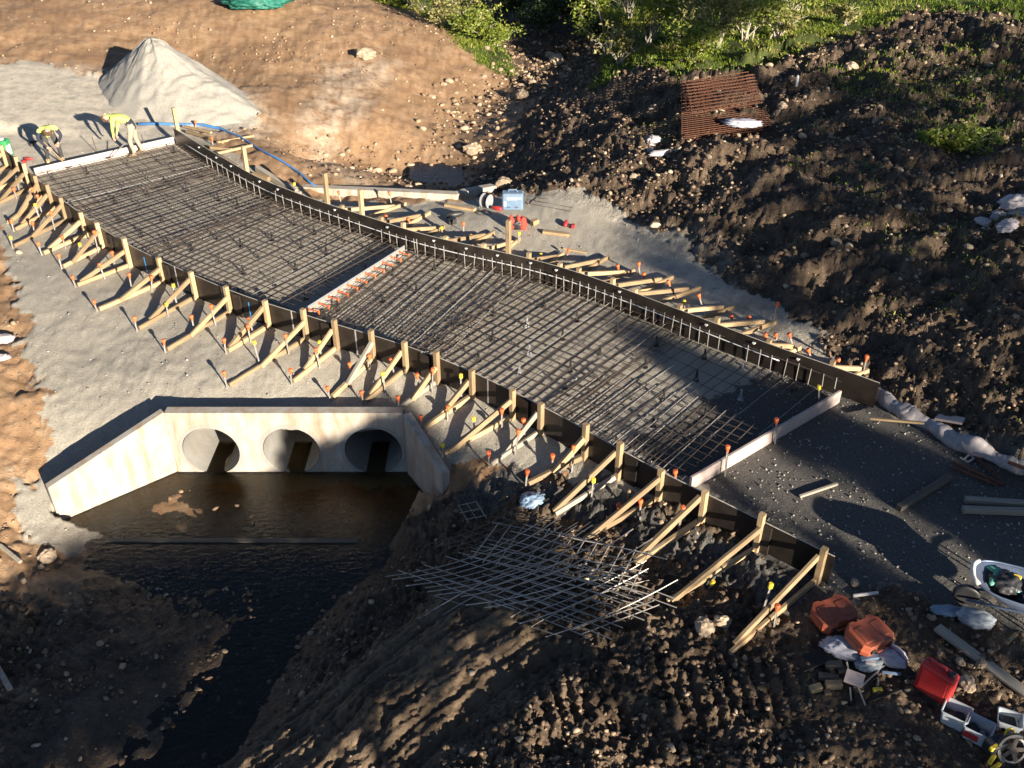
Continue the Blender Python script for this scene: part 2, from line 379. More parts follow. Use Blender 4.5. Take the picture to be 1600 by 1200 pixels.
# terrain: masks choose gravel, brown soil, dark mud, grass soil; grain and stones come from noise
def terrain_mat():
    m, t, b = new_mat('ground_earth'); geo = N(t, 'ShaderNodeNewGeometry'); P = geo.outputs['Position']
    def att(n): return N(t, 'ShaderNodeAttribute', attribute_name=n).outputs['Fac']
    big = noise(t, P, .35, 6, .65); mid = noise(t, P, 2.2, 8, .7); fine = noise(t, P, 26, 6, .75); fin2 = noise(t, P, 90, 3, .7)
    vor = N(t, 'ShaderNodeTexVoronoi'); vor.inputs['Scale'].default_value = 16; t.links.new(P, vor.inputs['Vector'])
    vcol = N(t, 'ShaderNodeSeparateColor'); t.links.new(vor.outputs['Color'], vcol.inputs[0])
    soil = ramp(t, mid, [(.28, (.19, .112, .06)), (.5, (.34, .21, .115)), (.72, (.47, .33, .205))])
    soil = mix(t, ramp(t, big, [(.42, (0, 0, 0)), (.62, (.55,)*3)]), soil, (.20, .115, .06))
    mud = ramp(t, mid, [(.3, (.052, .036, .024)), (.55, (.125, .088, .058)), (.75, (.22, .16, .105))])
    grav = ramp(t, fine, [(.25, (.22, .20, .16)), (.5, (.375, .342, .28)), (.75, (.50, .458, .38))])
    grav = mix(t, ramp(t, mid, [(.35, (.35,)*3), (.65, (0, 0, 0))]), grav, (.25, .225, .185))
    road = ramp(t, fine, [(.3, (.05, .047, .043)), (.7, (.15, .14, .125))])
    gras = ramp(t, mid, [(.3, (.04, .06, .012)), (.6, (.085, .105, .025)), (.8, (.14, .115, .05))])
    def edge(n, k=.55):
        a = math_(t, 'ADD', att(n), math_(t, 'MULTIPLY', math_(t, 'SUBTRACT', math_(t, 'ADD', math_(t, 'MULTIPLY', mid, .6), math_(t, 'MULTIPLY', fine, .4)), .5), k*2))
        return ramp(t, a, [(.38, (0, 0, 0)), (.62, (1, 1, 1))])
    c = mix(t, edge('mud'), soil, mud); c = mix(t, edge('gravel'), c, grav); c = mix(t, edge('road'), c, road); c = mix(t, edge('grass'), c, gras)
    c = mix(t, math_(t, 'MULTIPLY', att('clay'), .85), c, ramp(t, mid, [(.3, (.13, .09, .057)), (.7, (.27, .195, .125))]))
    # pale stones pressed into the earth
    st = math_(t, 'MULTIPLY', ramp(t, vor.outputs['Distance'], [(.16, (1, 1, 1)), (.3, (0, 0, 0))]), math_(t, 'GREATER_THAN', vcol.outputs[0], .72))
    st = math_(t, 'MULTIPLY', st, att('stony'))
    c = mix(t, st, c, mix(t, vcol.outputs[1], (.20, .145, .095), (.42, .34, .25)))
    c = mix(t, math_(t, 'MULTIPLY', att('dust'), ramp(t, mid, [(.35, (0, 0, 0)), (.6, (.85,)*3)])), c, (.62, .55, .44))
    c = mix(t, att('wet'), c, mix(t, .5, c, (.030, .022, .013)))
    t.links.new(c, b.inputs['Base Color'])
    rr = N(t, 'ShaderNodeMapRange'); t.links.new(att('wet'), rr.inputs[0]); rr.inputs[3].default_value = .93; rr.inputs[4].default_value = .45
    t.links.new(rr.outputs[0], b.inputs['Roughness']); b.inputs['Specular IOR Level'].default_value = .25
    h = math_(t, 'ADD', math_(t, 'MULTIPLY', fine, .8), math_(t, 'MULTIPLY', fin2, .35)); h = math_(t, 'ADD', h, math_(t, 'MULTIPLY', st, .8)); lump = noise(t, P, 7.5, 5, .7); h = math_(t, 'ADD', h, math_(t, 'MULTIPLY', math_(t, 'MULTIPLY', lump, att('mud')), 3.2))
    bump(t, b, h, .9, .03)
    return m
M['earth'] = terrain_mat()
def stone_mat(name, stops):
    m, t, b = new_mat(name); at = N(t, 'ShaderNodeAttribute', attribute_name='rnd'); geo = N(t, 'ShaderNodeNewGeometry')
    c = ramp(t, at.outputs['Fac'], stops); n = noise(t, geo.outputs['Position'], 30, 4)
    c = mix(t, .5, c, ramp(t, n, [(.3, (.35, .3, .26)), (.7, (.8, .75, .7))]), 'MULTIPLY'); t.links.new(c, b.inputs['Base Color'])
    b.inputs['Roughness'].default_value = .9; bump(t, b, n, .4, .01); return m
M['clods'] = stone_mat('earth_clods', [(0, (.10, .065, .04)), (.6, (.20, .135, .085)), (.85, (.34, .25, .165)), (1, (.52, .42, .30))])
M['rubble'] = stone_mat('rubble_stones', [(0, (.17, .108, .062)), (.6, (.29, .20, .125)), (1, (.50, .40, .28))])
M['grit'] = stone_mat('gravel_grit', [(0, (.18, .17, .15)), (.6, (.36, .34, .30)), (1, (.5, .48, .43))])
M['rock'] = simple('rock', (.33, .25, .17), .9, .3, 7, objvar=.35, bmp=.6)
M['pile'] = simple('gravel_heap', (.31, .29, .25), .95, .28, 30, bmp=1.0, objvar=0)
# ------------------------------------------------------------------ ground sheet
def lay_ground():
    ys = [6.2]
    while ys[-1] < 52: ys.append(ys[-1]+max(.024, .0105*(ys[-1]/7)**1.75*1.6))
    ylo = list(np.linspace(-40, 5.2, 14)); yhi = [52+3*1.35**i for i in range(14)]
    Y = np.array(ylo+ys+yhi)
    tf = np.linspace(-1, 1, 760); to = [1+.08*1.5**i for i in range(11)]
    T = np.array([-a for a in reversed(to)]+list(tf)+to)
    YY, TT = np.meshgrid(Y, T, indexing='ij')
    X = TT*(0.515*np.maximum(YY, 6.2)+3.3); Y = YY
    z = ground(X, Y)
    def poly(px, z0=0.0): return [tuple(G(a, b, z0).xy) for a, b in px]
    wob = fbm(X, Y, 1.2, 4, 21)*.5+fbm(X, Y, .3, 4, 5, .7)*.3
    def mask(px, w=.25, z0=0.0, k=1.0): return smooth(-w, w, poly_sd(X, Y, poly(px, z0))+wob*k)
    gravel = mask([(-100, 135), (60, 118), (150, 132), (330, 130), (405, 178), (395, 200), (300, 205), (400, 265), (470, 300), (478, 306), (720, 308), (790, 294), (880, 300), (965, 322), (1035, 362), (1090, 422), (1145, 458), (1215, 505), (1270, 545), (1340, 590), (1400, 640), (1500, 705), (1640, 770), (1700, 900), (1640, 1010), (1500, 960), (1400, 930), (1320, 925), (1250, 890), (1100, 810), (960, 765), (850, 735), (760, 728), (722, 738), (700, 745), (640, 660), (250, 660), (80, 780), (95, 826), (60, 832), (15, 800), (10, 700), (55, 590), (20, 490), (10, 400), (-20, 350), (-100, 330)], .12)
    gravel = np.maximum(gravel, mask([(20, 740), (75, 765), (105, 820), (120, 832), (80, 838), (30, 825), (10, 800)], .08, -1.0, .6))
    gravel = gravel*(1-mask([(652, 765), (715, 748), (800, 765), (770, 870), (640, 870)], .15, -.9, .5))*(1-mask([(-80, 850), (92, 846), (150, 850), (150, 990), (-80, 990)], .15, -1.2, .6))
    fl = smooth(-.3, .1, poly_sd(X, Y, [(p[0], p[1]) for p in SLAB])); gravel = np.maximum(gravel, fl)
    mud = np.maximum(mask([(700, 265), (780, 195), (840, 120), (790, 90), (760, 40), (740, -80), (960, -80), (945, 60), (1000, 95), (1100, 130), (1250, 100), (1500, 60), (1800, 60), (1800, 790), (1500, 700), (1380, 640), (1180, 500), (1060, 430), (1010, 370), (940, 320), (800, 290), (720, 290)], .35),  # lobe over the stream gap paints its deep shade as dark ground
                     mask([(-200, 940), (40, 905), (110, 850), (140, 835), (300, 800), (640, 770), (720, 750), (850, 740), (960, 760), (1100, 800), (1320, 920), (1500, 960), (1800, 1010), (1800, 1400), (-200, 1400)], .2, -.5))
    bas = smooth(-.1, .3, poly_sd(X, Y, BASIN)); mud = mud*(1-.35*bas)
    road = mask([(1040, 735), (1010, 690), (1150, 600), (1240, 575), (1320, 612), (1400, 645), (1500, 705), (1700, 780), (1700, 1020), (1500, 960), (1400, 930), (1310, 920)], .2)  # dark road tone; over the slab's near end it paints in shade
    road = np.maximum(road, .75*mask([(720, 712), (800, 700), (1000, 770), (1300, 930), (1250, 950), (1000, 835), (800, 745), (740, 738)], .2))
    grass = np.maximum.reduce([mask([(935, 108), (1010, 92), (1060, 132), (1180, 118), (1230, 100), (1330, 80), (1420, 50), (1560, 60), (1800, 110), (1800, -160), (950, -160), (945, 60)], .5, .5),
                       mask([(540, 8), (640, 14), (690, 30), (715, 62), (770, 78), (800, 84), (790, 50), (765, 20), (750, -100), (480, -100)], .4),
                       .8*mask([(1430, 235), (1460, 212), (1530, 215), (1545, 235), (1490, 250), (1440, 250)], .3, .9),
                       .35*mask([(1250, 100), (1500, 70), (1800, 90), (1800, 250), (1560, 250), (1400, 210)], .8, 1.0)])
    dust = np.maximum(mask([(515, 110), (620, 95), (560, 170), (500, 215), (560, 250), (640, 290), (560, 285), (480, 230), (470, 180)], .6)*.5, mask([(-100, 125), (150, 120), (400, 150), (420, 210), (240, 225), (40, 262), (-100, 250)], .8)*.95)
    dust = np.maximum(dust, mask([(960, 330), (1060, 370), (1130, 420), (1180, 500), (1230, 540), (1100, 480), (1050, 430), (1000, 370)], .8, .1)*.8)
    wz = smooth(-1.22, -1.45, z+fbm(X, Y, .8, 3, 2)*.06)
    wet = np.maximum(wz*.9, .8*mask([(720, 262), (690, 235), (740, 200), (800, 150), (850, 120), (900, 110), (880, 150), (800, 200), (760, 250)], .4, -1.0))
    wet = np.maximum(wet, .55*smooth(.02, .3, fbm(X, Y, 1.6, 4, 61)-.12)*mud)
    wet = wet*(1-.6*bas)
    soil = np.clip(1-mud-gravel, 0, 1)*(1-grass)
    mudm = np.clip(mud*(1-gravel), 0, 1)
    # relief
    det = np.zeros_like(z)
    ridged = lambda s, sd, o=4: 1-2*np.abs(fbm(X, Y, s, o, sd))
    far = smooth(20, 34, Y)
    mud_h = .10*(ridged(.95, 31)-.35)+.12*fbm(X, Y, .30, 4, 33, .7)+.07*(ridged(.16, 36, 3)-.3)
    near = smooth(19, 13, Y)
    mud_h += near*(.035*(ridged(.10, 37, 3)-.3)+.02*fbm(X, Y, .06, 2, 38))
    gear = mask([(1230, 940), (1320, 920), (1700, 900), (1700, 1250), (1330, 1250), (1230, 1080)], .5)
    mud_h *= (1-.62*gear)
    mud_h += (.26*fbm(X, Y, 2.4, 3, 40)+.18*(ridged(1.8, 44)-.4))*smooth(-.2, .3, z)
    det += mudm*mud_h*(1+.35*far)*(1-wz*.85)
    det += soil*(.075*fbm(X, Y, .5, 4, 50)+.12*fbm(X, Y, 2.2, 3, 52)+.035*fbm(X, Y, .14, 2, 54)+.04*(ridged(.8, 55, 3)-.4))
    det += gravel*(1-grass)*(.011*fbm(X, Y, .13, 3, 60)+.018*fbm(X, Y, 1.1, 3, 62)+.010*(ridged(.42, 63, 3)-.3))
    sf = poly_sd(X, Y, FLAT)
    slope = gravel*smooth(0.6, 2.0, -sf)*smooth(24, 15, Y)
    det += slope*(.022*(ridged(.8, 66)-.4)+.022*fbm(X, Y, .22, 4, 68, .65))
    det += grass*.06*fbm(X, Y, .5, 3, 70)
    # machine tracks at the bottom: parallel ribs and cleat marks
    p0, p1 = G(560, 1150, -.7), G(830, 955, -.5); d = (p1-p0).xy.normalized()
    a = (X-p0.x)*d.x+(Y-p0.y)*d.y; c = -(X-p0.x)*d.y+(Y-p0.y)*d.x
    tr = smooth(-2.4, -1.2, a)*smooth(3.4, 2.6, a)*smooth(-1.4, -.7, c)*smooth(1.6, .9, c)*mudm
    ribs = .085*(np.abs(np.sin(c*math.pi/.40+fbm(X, Y, 1.6, 3, 71)*1.5))**.7-.5)+.015*np.sin(c*2*math.pi/.13+fbm(X, Y, .6, 3, 77)*4)+.06*fbm(X, Y, .25, 4, 79, .7)*smooth(-.2, .4, fbm(X, Y, .9, 3, 74))
    det = det*(1-.78*tr)+tr*(ribs+.16*c+.035*fbm(X, Y, .09, 3, 103, .7)+.05*smooth(.1, .5, fbm(X, Y, .35, 3, 104))); clay = tr*(.6+.4*smooth(-.2, .3, fbm(X, Y, .8, 3, 88)))
    q0, q1 = G(850, 1080, -.5), G(1180, 1060, -.3); d = (q1-q0).xy.normalized()
    a = (X-q0.x)*d.x+(Y-q0.y)*d.y; c = -(X-q0.x)*d.y+(Y-q0.y)*d.x
    tr2 = smooth(-.6, .1, a)*smooth(3.6, 2.9, a)*smooth(-.75, -.55, c)*smooth(.45, .25, c)*mudm
    det += tr2*.045*np.sin(a*2*math.pi/.20+c*2.0+fbm(X, Y, .6, 3, 72)*3)*smooth(-.25, .25, fbm(X, Y, .7, 2, 75))
    # long dozer ribs on the far right bank
    r0, r1 = G(1180, 380, .5), G(1560, 300, 1.0); d = (r1-r0).xy.normalized()
    c = -(X-r0.x)*d.y+(Y-r0.y)*d.x
    det += mudm*smooth(.25, .6, z)*(.16*np.sin(c*2*math.pi/2.3+fbm(X, Y, 3.0, 3, 73)*6)*smooth(-.3, .3, fbm(X, Y, 4, 2, 86))+.06*np.sin(c*2*math.pi/.8+fbm(X, Y, 1.5, 3, 78)*7)*smooth(-.2, .3, fbm(X, Y, 2.2, 2, 87)))
    # spoil ridge above the ditch and hollows
    slab = smooth(-.15, .15, sf); det *= (1-.6*slab*gravel)
    sb = poly_sd(X, Y, BASIN); det *= np.where(sb > 0, .5, 1)
    det += wz*(1-.55*bas)*(.06*fbm(X, Y, 1.1, 4, 83)+.02*fbm(X, Y, .2, 3, 84))
    near_wall = np.minimum(np.abs(poly_sd(X, Y, [tuple(HW_L.xy), tuple(HW_R.xy), (HW_R.x, HW_R.y+.9), (HW_L.x, HW_L.y+.9)])), 5)
    fp = smooth(-.2, .35, poly_sd(X, Y, poly([(60, 890), (240, 925), (300, 905), (430, 885), (462, 915), (400, 1010), (335, 1095), (255, 1210), (0, 1260), (-100, 1000)], -1.5)))
    z = z+det
    z = np.maximum(z, -1.9+fp*(.41+.035*fbm(X, Y, .9, 4, 101)+.02*fbm(X, Y, .2, 3, 102)))
    ny, nx = z.shape
    V = np.stack([X, Y, z], -1).reshape(-1, 3).astype(np.float32)
    i = np.arange(ny*nx).reshape(ny, nx)
    Fq = np.stack([i[:-1, :-1], i[:-1, 1:], i[1:, 1:], i[1:, :-1]], -1).reshape(-1, 4)
    zz = z.reshape(-1)[Fq]; cx = X.reshape(-1)[Fq].mean(1); cy = Y.reshape(-1)[Fq].mean(1)
    steep = (zz.max(1)-zz.min(1) > .35) & (cx > HW_L.x-.3) & (cx < HW_R.x+.3) & (np.abs(cy-HW_L.y) < .5)
    Fq = Fq[~steep]
    me = bpy.data.meshes.new('ground'); me.vertices.add(len(V)); me.vertices.foreach_set('co', V.ravel())
    me.loops.add(Fq.size); me.loops.foreach_set('vertex_index', Fq.ravel().astype(np.int32))
    me.polygons.add(len(Fq)); me.polygons.foreach_set('loop_start', np.arange(0, Fq.size, 4, dtype=np.int32))
    me.polygons.foreach_set('use_smooth', np.ones(len(Fq), bool))
    stony = np.clip(soil*.9+mudm*.8*(1-.8*tr)+gravel*.15, 0, 1)*(1-.7*grass)
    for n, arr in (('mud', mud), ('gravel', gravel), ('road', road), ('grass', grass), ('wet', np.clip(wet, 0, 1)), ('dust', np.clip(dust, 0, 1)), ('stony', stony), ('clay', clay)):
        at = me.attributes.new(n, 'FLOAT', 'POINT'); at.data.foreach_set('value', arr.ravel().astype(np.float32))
    me.materials.append(M['earth']); me.update(calc_edges=True)
    struct(link('ground', me))
    return dict(X=X, Y=Y, z=z, mud=mudm, soil=soil, gravel=gravel, grass=grass, wet=wet, road=road, tr=tr)
GR = lay_ground()
_Yv = GR['Y'][:, 0]; _Tv = GR['X'][40, :]/(0.515*max(_Yv[40], 6.2)+3.3); _gz_macro = gz
def gz(x, y):
    if not (6.3 < y < 51): return _gz_macro(x, y)
    t = x/(0.515*y+3.3)
    if abs(t) > .99: return _gz_macro(x, y)
    i = int(np.searchsorted(_Yv, y)); j = int(np.searchsorted(_Tv, t)); a = (y-_Yv[i-1])/(_Yv[i]-_Yv[i-1]); b = (t-_Tv[j-1])/(_Tv[j]-_Tv[j-1]); Z = GR['z']
    return float((Z[i-1, j-1]*(1-b)+Z[i-1, j]*b)*(1-a)+(Z[i, j-1]*(1-b)+Z[i, j]*b)*a)
def area_pick(w, n):
    """random ground points, chance by weight x cell area"""
    X, Y, z = GR['X'], GR['Y'], GR['z']
    dx = np.gradient(X, axis=1); dy = np.gradient(Y, axis=0)
    p = (w*np.abs(dx*dy)*(Y < 53)*(Y > 6)*(np.abs(X) < .56*Y+3.2)).ravel(); p = p/p.sum()
    k = rng.choice(p.size, n, p=p)
    return np.stack([X.ravel()[k]+rng.normal(0, .01, n), Y.ravel()[k]+rng.normal(0, .01, n), z.ravel()[k]], -1)
ICO = None
def ico(sub):
    bm = bmesh.new(); bmesh.ops.create_icosphere(bm, subdivisions=sub, radius=1.0)
    v = np.array([p.co[:] for p in bm.verts]); f = np.array([[q.index for q in p.verts] for p in bm.faces]); bm.free(); return v, f
I1v, I1f = ico(1)
def scatter_stones(name, pts, sizes, mat, sink=.25, flat=.75):
    n = len(pts); k = len(I1v)
    A = rng.normal(size=(n, 4)); A /= np.linalg.norm(A, axis=1)[:, None]
    w, x, y, z = A.T
    Rm = np.stack([1-2*(y*y+z*z), 2*(x*y-z*w), 2*(x*z+y*w), 2*(x*y+z*w), 1-2*(x*x+z*z), 2*(y*z-x*w), 2*(x*z-y*w), 2*(y*z+x*w), 1-2*(x*x+y*y)], -1).reshape(n, 3, 3)
    sc = rng.uniform(.45, 1.2, (n, 1, 3)); jit = 1+rng.normal(0, .24, (n, k, 1))
    v = I1v[None]*sc*jit
    v = np.einsum('nij,nkj->nki', Rm, v)*sizes[:, None, None]; v[:, :, 2] *= flat
    v += pts[:, None, :]; v[:, :, 2] += (sizes*(flat-sink*1.6))[:, None]*.6
    f = (I1f[None]+(np.arange(n)*k)[:, None, None]).reshape(-1, 3)
    me = bpy.data.meshes.new(name); me.vertices.add(n*k); me.vertices.foreach_set('co', v.astype(np.float32).ravel())
    me.loops.add(f.size); me.loops.foreach_set('vertex_index', f.ravel().astype(np.int32)); me.polygons.add(len(f)); me.polygons.foreach_set('loop_start', np.arange(0, f.size, 3, dtype=np.int32))
    at = me.attributes.new('rnd', 'FLOAT', 'POINT'); at.data.foreach_set('value', np.repeat(rng.random(n), k).astype(np.float32))
    me.materials.append(mat); me.update(calc_edges=True)
    return stuff(link(name, me))
def sz(n, lo, hi, e=2.2): return lo+(hi-lo)*rng.random(n)**e
dry = 1-np.clip(GR['wet'], 0, 1)*.6
w = GR['mud']*dry*(1-.85*GR['tr'])*(1-.7*GR['grass'])*(.25+smooth(-.3, .35, fbm(GR['X'], GR['Y'], 1.5, 3, 80)))
scatter_stones('mud_clods', area_pick(w*(.3+2*smooth(20, 12, GR['Y'])), 16000), sz(16000, .008, .060, 3.0), M['clods'])
scatter_stones('bank_stones', area_pick(w*smooth(-.6, .4, GR['z'])*smooth(14, 22, GR['Y']), 14000), sz(14000, .014, .085, 3.2), M['clods'])
w = GR['soil']*(.12+smooth(0, .35, fbm(GR['X'], GR['Y'], 2.5, 3, 82)))
scatter_stones('soil_stones', area_pick(w, 3200), sz(3200, .018, .085, 3), M['rubble'])
wd = smooth(-.5, -1.0, GR['z'])*smooth(20, 24, GR['Y'])*smooth(48, 40, GR['Y'])*(1-GR['gravel'])
scatter_stones('ditch_rubble', area_pick(wd*(.4+GR['mud']), 2400), sz(2400, .025, .12, 2.8), M['rubble'])
w = GR['gravel']*(.15+GR['road'])
scatter_stones('gravel_grit', area_pick(w, 3000), sz(3000, .010, .03), M['grit'])
# water sheets
def sheet(name, px, z, mat):
    b = MB(); p = [G(a, c, z) for a, c in px]; b.add(p, [tuple(reversed(range(len(p))))]); o = link(name, b.mesh(name, mat)); return struct(o)
sheet('creek_water', [(-100, 1260), (-100, 820), (60, 830), (180, 760), (300, 690), (640, 690), (760, 760), (720, 860), (620, 1000), (500, 1260)], WATER_Z, M['water'])
sheet('stream_water', [(640, 300), (640, 215), (770, 120), (835, 62), (930, 62), (920, 130), (840, 200), (790, 290)], -1.2, M['water'])

# ------------------------------------------------------------------ culvert head wall with three pipes
def headwall():
    t = thing('culvert_headwall', 'pale precast concrete culvert headwall with two splayed wings and three round openings', 'culvert', ((HW_L.x+HW_R.x)/2, HW_L.y, POND_Z))
    y0 = (HW_L.y+HW_R.y)/2; th = .20; zt, zb = -.12, -1.75
    x0, x1 = HW_L.x, HW_R.x
    cs = []; r = .54
    for px in (329, 455, 583):
        p = G(px, 704, -.95); k = y0/p.y; cs.append((px-800)/F_PX*((CAM_H+.95)*SP+y0*CP))
    zc = -1.0
    b = MB(); n = 32
    cuts = [x0]+[(cs[i]+cs[i+1])/2 for i in range(2)]+[x1]
    for i in range(3):
        a, c = cuts[i], cuts[i+1]
        for yy, flip in ((y0, False), (y0+th, True)):
            ring = [Vector((cs[i]+r*math.cos(2*math.pi*k/n), yy, zc+r*math.sin(2*math.pi*k/n))) for k in range(n)]
            outer = []
            for k in range(n):
                dx, dz = math.cos(2*math.pi*k/n), math.sin(2*math.pi*k/n)
                s = min(((c-cs[i])/dx if dx > 1e-6 else (a-cs[i])/dx if dx < -1e-6 else 1e9), ((zt-zc)/dz if dz > 1e-6 else (zb-zc)/dz if dz < -1e-6 else 1e9))
                outer.append(Vector((cs[i]+dx*s, yy, zc+dz*s)))
            for k in range(n):
                k2 = (k+1) % n; q = [ring[k], ring[k2], outer[k2], outer[k]]
                # corner fill
                pa, pb = outer[k], outer[k2]
                if abs(pa.x-pb.x) > 1e-5 and abs(pa.z-pb.z) > 1e-5:
                    cx = a if min(abs(pa.x-a), abs(pb.x-a)) < 1e-4 else c; cz = zt if min(abs(pa.z-zt), abs(pb.z-zt)) < 1e-4 else zb
                    q = [ring[k], ring[k2], pb, Vector((cx, yy, cz)), pa]
                b.add(q if flip else q[::-1], [tuple(range(len(q)))])
        inner = [[Vector((cs[i]+r*math.cos(2*math.pi*k/n), yy, zc+r*math.sin(2*math.pi*k/n))) for k in range(n)] for yy in (y0, y0+th)]
        b.loft(inner, False)
    for (a, c) in (((x0, zt), (x1, zt)),):
        b.add([(x0, y0, zt), (x1, y0, zt), (x1, y0+th, zt), (x0, y0+th, zt)], [(0, 1, 2, 3)])
    bm_me = b.mesh('back_wall', M['concrete']); link('back_wall', bm_me, t)
    # pale collar rings round the openings
    for i in range(3):
        pr = MB(); rr = []
        for rad, yy in ((r, y0-.004), (r+.075, y0-.004)):
            rr.append([Vector((cs[i]+rad*math.cos(2*math.pi*k/n), yy, zc+rad*math.sin(2*math.pi*k/n))) for k in range(n)])
        pr.loft(rr, False); link('mortar_collar', pr.mesh('mortar_collar', M['pipe']), t)
        p = MB(); rings = []
        for rad, yy in ((r-.012, y0+.012), (r-.012, y0+7.6), (r+.09, y0+7.6), (r+.09, y0+.205)):
            rings.append([Vector((cs[i]+rad*math.cos(2*math.pi*k/n), yy, zc+rad*math.sin(2*math.pi*k/n))) for k in range(n)])
        p.loft(rings, False); link('pipe', p.mesh('pipe', M['pipe'], True), t)
    def wing(p_in, p_out, zi, zo, side, name='wing_wall'):
        d = (p_out-p_in).xy.normalized(); nrm = Vector((-d.y, d.x)) if side < 0 else Vector((d.y, -d.x))
        nrm = nrm if nrm.y > 0 or (nrm.x*side > 0) else -nrm
        w = .17; lip = p_out.xy
        fr = [(p_in.xy, zb), (lip, zb), (lip, zo), (p_in.xy, zi)]
        b = MB(); A = [Vector((p.x, p.y, z)) for p, z in fr]; B = [Vector((p.x+nrm.x*w, p.y+nrm.y*w, z)) for p, z in fr]
        b.loft([A, B], True); o = link(name, b.mesh(name, M['concrete']), t)
        # bevelled arris
        md = o.modifiers.new('b', 'BEVEL'); md.width = .018; md.segments = 2
        return nrm
    wing(HW_L+Vector((-.003, .0, 0)), WT_L, zt, -.72, -1); wing(HW_R+Vector((.003, .0, 0)), WT_R, zt, -.55, 1)
    a = MB(); pts = [G(165, 845, -1.5), G(560, 846, -1.5)]
    dv = (pts[1]-pts[0]).normalized()
    link('apron_edge', beam_mesh('apron_edge', .10, .22, (pts[1]-pts[0]).length, M['timber_dark']), t, frame_z(pts[0]+Vector((0, 0, -.08)), pts[1]+Vector((0, 0, -.08))))
headwall()
def far_headwall():
    t = thing('culvert_headwall', 'far concrete headwall standing as a white strip above the shaded ditch', 'culvert', ((FH_A.x+FH_B.x)/2, FH_A.y, -1.4))
    for nm, a, c, za, zc in (('back_wall', FH_A, FH_B, -.02, -.02), ('wing_wall', FH_B, FH_C, -.022, -.10), ('wing_wall', FH_C, FH_D, -.10, -.30)):
        d = (c-a).xy.normalized(); n = Vector((-d.y, d.x))*.24
        b = MB(); A = [Vector((a.x, a.y, -1.6)), Vector((c.x, c.y, -1.6)), Vector((c.x, c.y, zc)), Vector((a.x, a.y, za))]
        B = [p+Vector((n.x, n.y, 0)) for p in A]; b.loft([A, B], True)
        o = link(nm, b.mesh(nm, M['concrete']), t)
far_headwall()

# ------------------------------------------------------------------ trees behind the viewpoint whose shade falls across the site
def leaf_mesh(name, P, size, mat, up=.3, asp=.5, rnd=None):
    n = len(P); d = rng.normal(size=(n, 3)); d[:, 2] *= .6; d /= np.linalg.norm(d, axis=1)[:, None]
    e = rng.normal(size=(n, 3)); e[:, 2] += up; e -= (e*d).sum(1)[:, None]*d; e /= np.linalg.norm(e, axis=1)[:, None]
    s = size*rng.uniform(.6, 1.3, n)[:, None]; a = d*s; b = e*s*asp
    V = np.stack([P-a, P-b*.9, P+a, P+b*.9], 1).reshape(-1, 3)
    f = np.arange(n*4).reshape(n, 4)
    me = bpy.data.meshes.new(name); me.vertices.add(n*4); me.vertices.foreach_set('co', V.astype(np.float32).ravel())
    me.loops.add(n*4); me.loops.foreach_set('vertex_index', f.ravel().astype(np.int32)); me.polygons.add(n); me.polygons.foreach_set('loop_start', np.arange(0, n*4, 4, dtype=np.int32))
    at = me.attributes.new('rnd', 'FLOAT', 'POINT'); at.data.foreach_set('value', np.repeat(np.clip((rng.random(n)*.6+(rnd if rnd is not None else .2)), 0, 1), 4).astype(np.float32))
    me.materials.append(mat); me.update(calc_edges=True); return me
SHADE = [  # ground areas in shade (pixels on the photograph) and how closed the shade is
 ([(-60, 962), (60, 915), (160, 890), (250, 862), (540, 858), (640, 830), (650, 850), (560, 880), (480, 940), (410, 1010), (340, 1100), (300, 1240), (-60, 1240)], 1.0, -1.2),
 ([(860, 945), (915, 960), (830, 1040), (770, 1110), (810, 1010)], .5, -.5),
 ([(950, 985), (1100, 1000), (1240, 1040), (1250, 1240), (760, 1240), (850, 1120)], .62, -.4),
 ([(1130, 1010), (1280, 970), (1440, 1040), (1660, 1110), (1660, 1240), (1150, 1240), (1260, 1130)], 1.62, -.15),
 ([(1270, 935), (1330, 930), (1500, 975), (1660, 1070), (1660, 1200), (1470, 1100), (1330, 1020)], 1.5, .15),
 ([(905, 492), (960, 500), (1130, 566), (1300, 638), (1480, 700), (1660, 760), (1660, 925), (1470, 835), (1310, 755), (1180, 680), (1040, 580)], 1.0, 0),
 ([(1100, 775), (1200, 818), (1330, 908), (1480, 1000), (1660, 1090), (1660, 1015), (1500, 955), (1390, 882), (1250, 818), (1140, 757)], .95, 0),
 ([(1000, 610), (1180, 690), (1100, 745), (960, 690), (900, 640)], .45, 0),
 ([(700, 790), (840, 775), (1080, 850), (1280, 945), (1150, 1010), (1000, 945), (880, 930), (740, 850)], .22, -.35),
 ([(690, 700), (830, 735), (1000, 790), (960, 800), (800, 770), (720, 760)], .7, -.25),
 ([(1200, 285), (1330, 295), (1480, 325), (1680, 330), (1680, 375), (1450, 362), (1280, 330)], 1.3, .8),
 ([(1180, 118), (1330, 108), (1500, 100), (1680, 130), (1680, 160), (1400, 190), (1230, 190)], 1.2, .9),
 ([(1060, 415), (1190, 370), (1320, 400), (1330, 440), (1220, 545), (1100, 480)], 1.1, .3),
 ([(1380, 440), (1680, 420), (1680, 650), (1500, 640), (1390, 590)], .7, .6),
 ([(1190, 200), (1330, 150), (1680, 110), (1680, 560), (1480, 620), (1330, 540), (1220, 470), (1120, 400)], .85, .8),
 ([(1190, 200), (1450, 215), (1680, 240), (1680, 300), (1440, 290), (1190, 260)], .7, .9),
 ([(1280, 60), (1500, 30), (1680, 40), (1680, 100), (1330, 95)], .5, 1.2),
 ([(768, -30), (870, -30), (890, 60), (845, 92), (800, 72), (770, 45)], 1.0, -1.0),
 ([(1290, 600), (1500, 705), (1680, 765), (1500, 640), (1390, 600)], .45, .2),
]
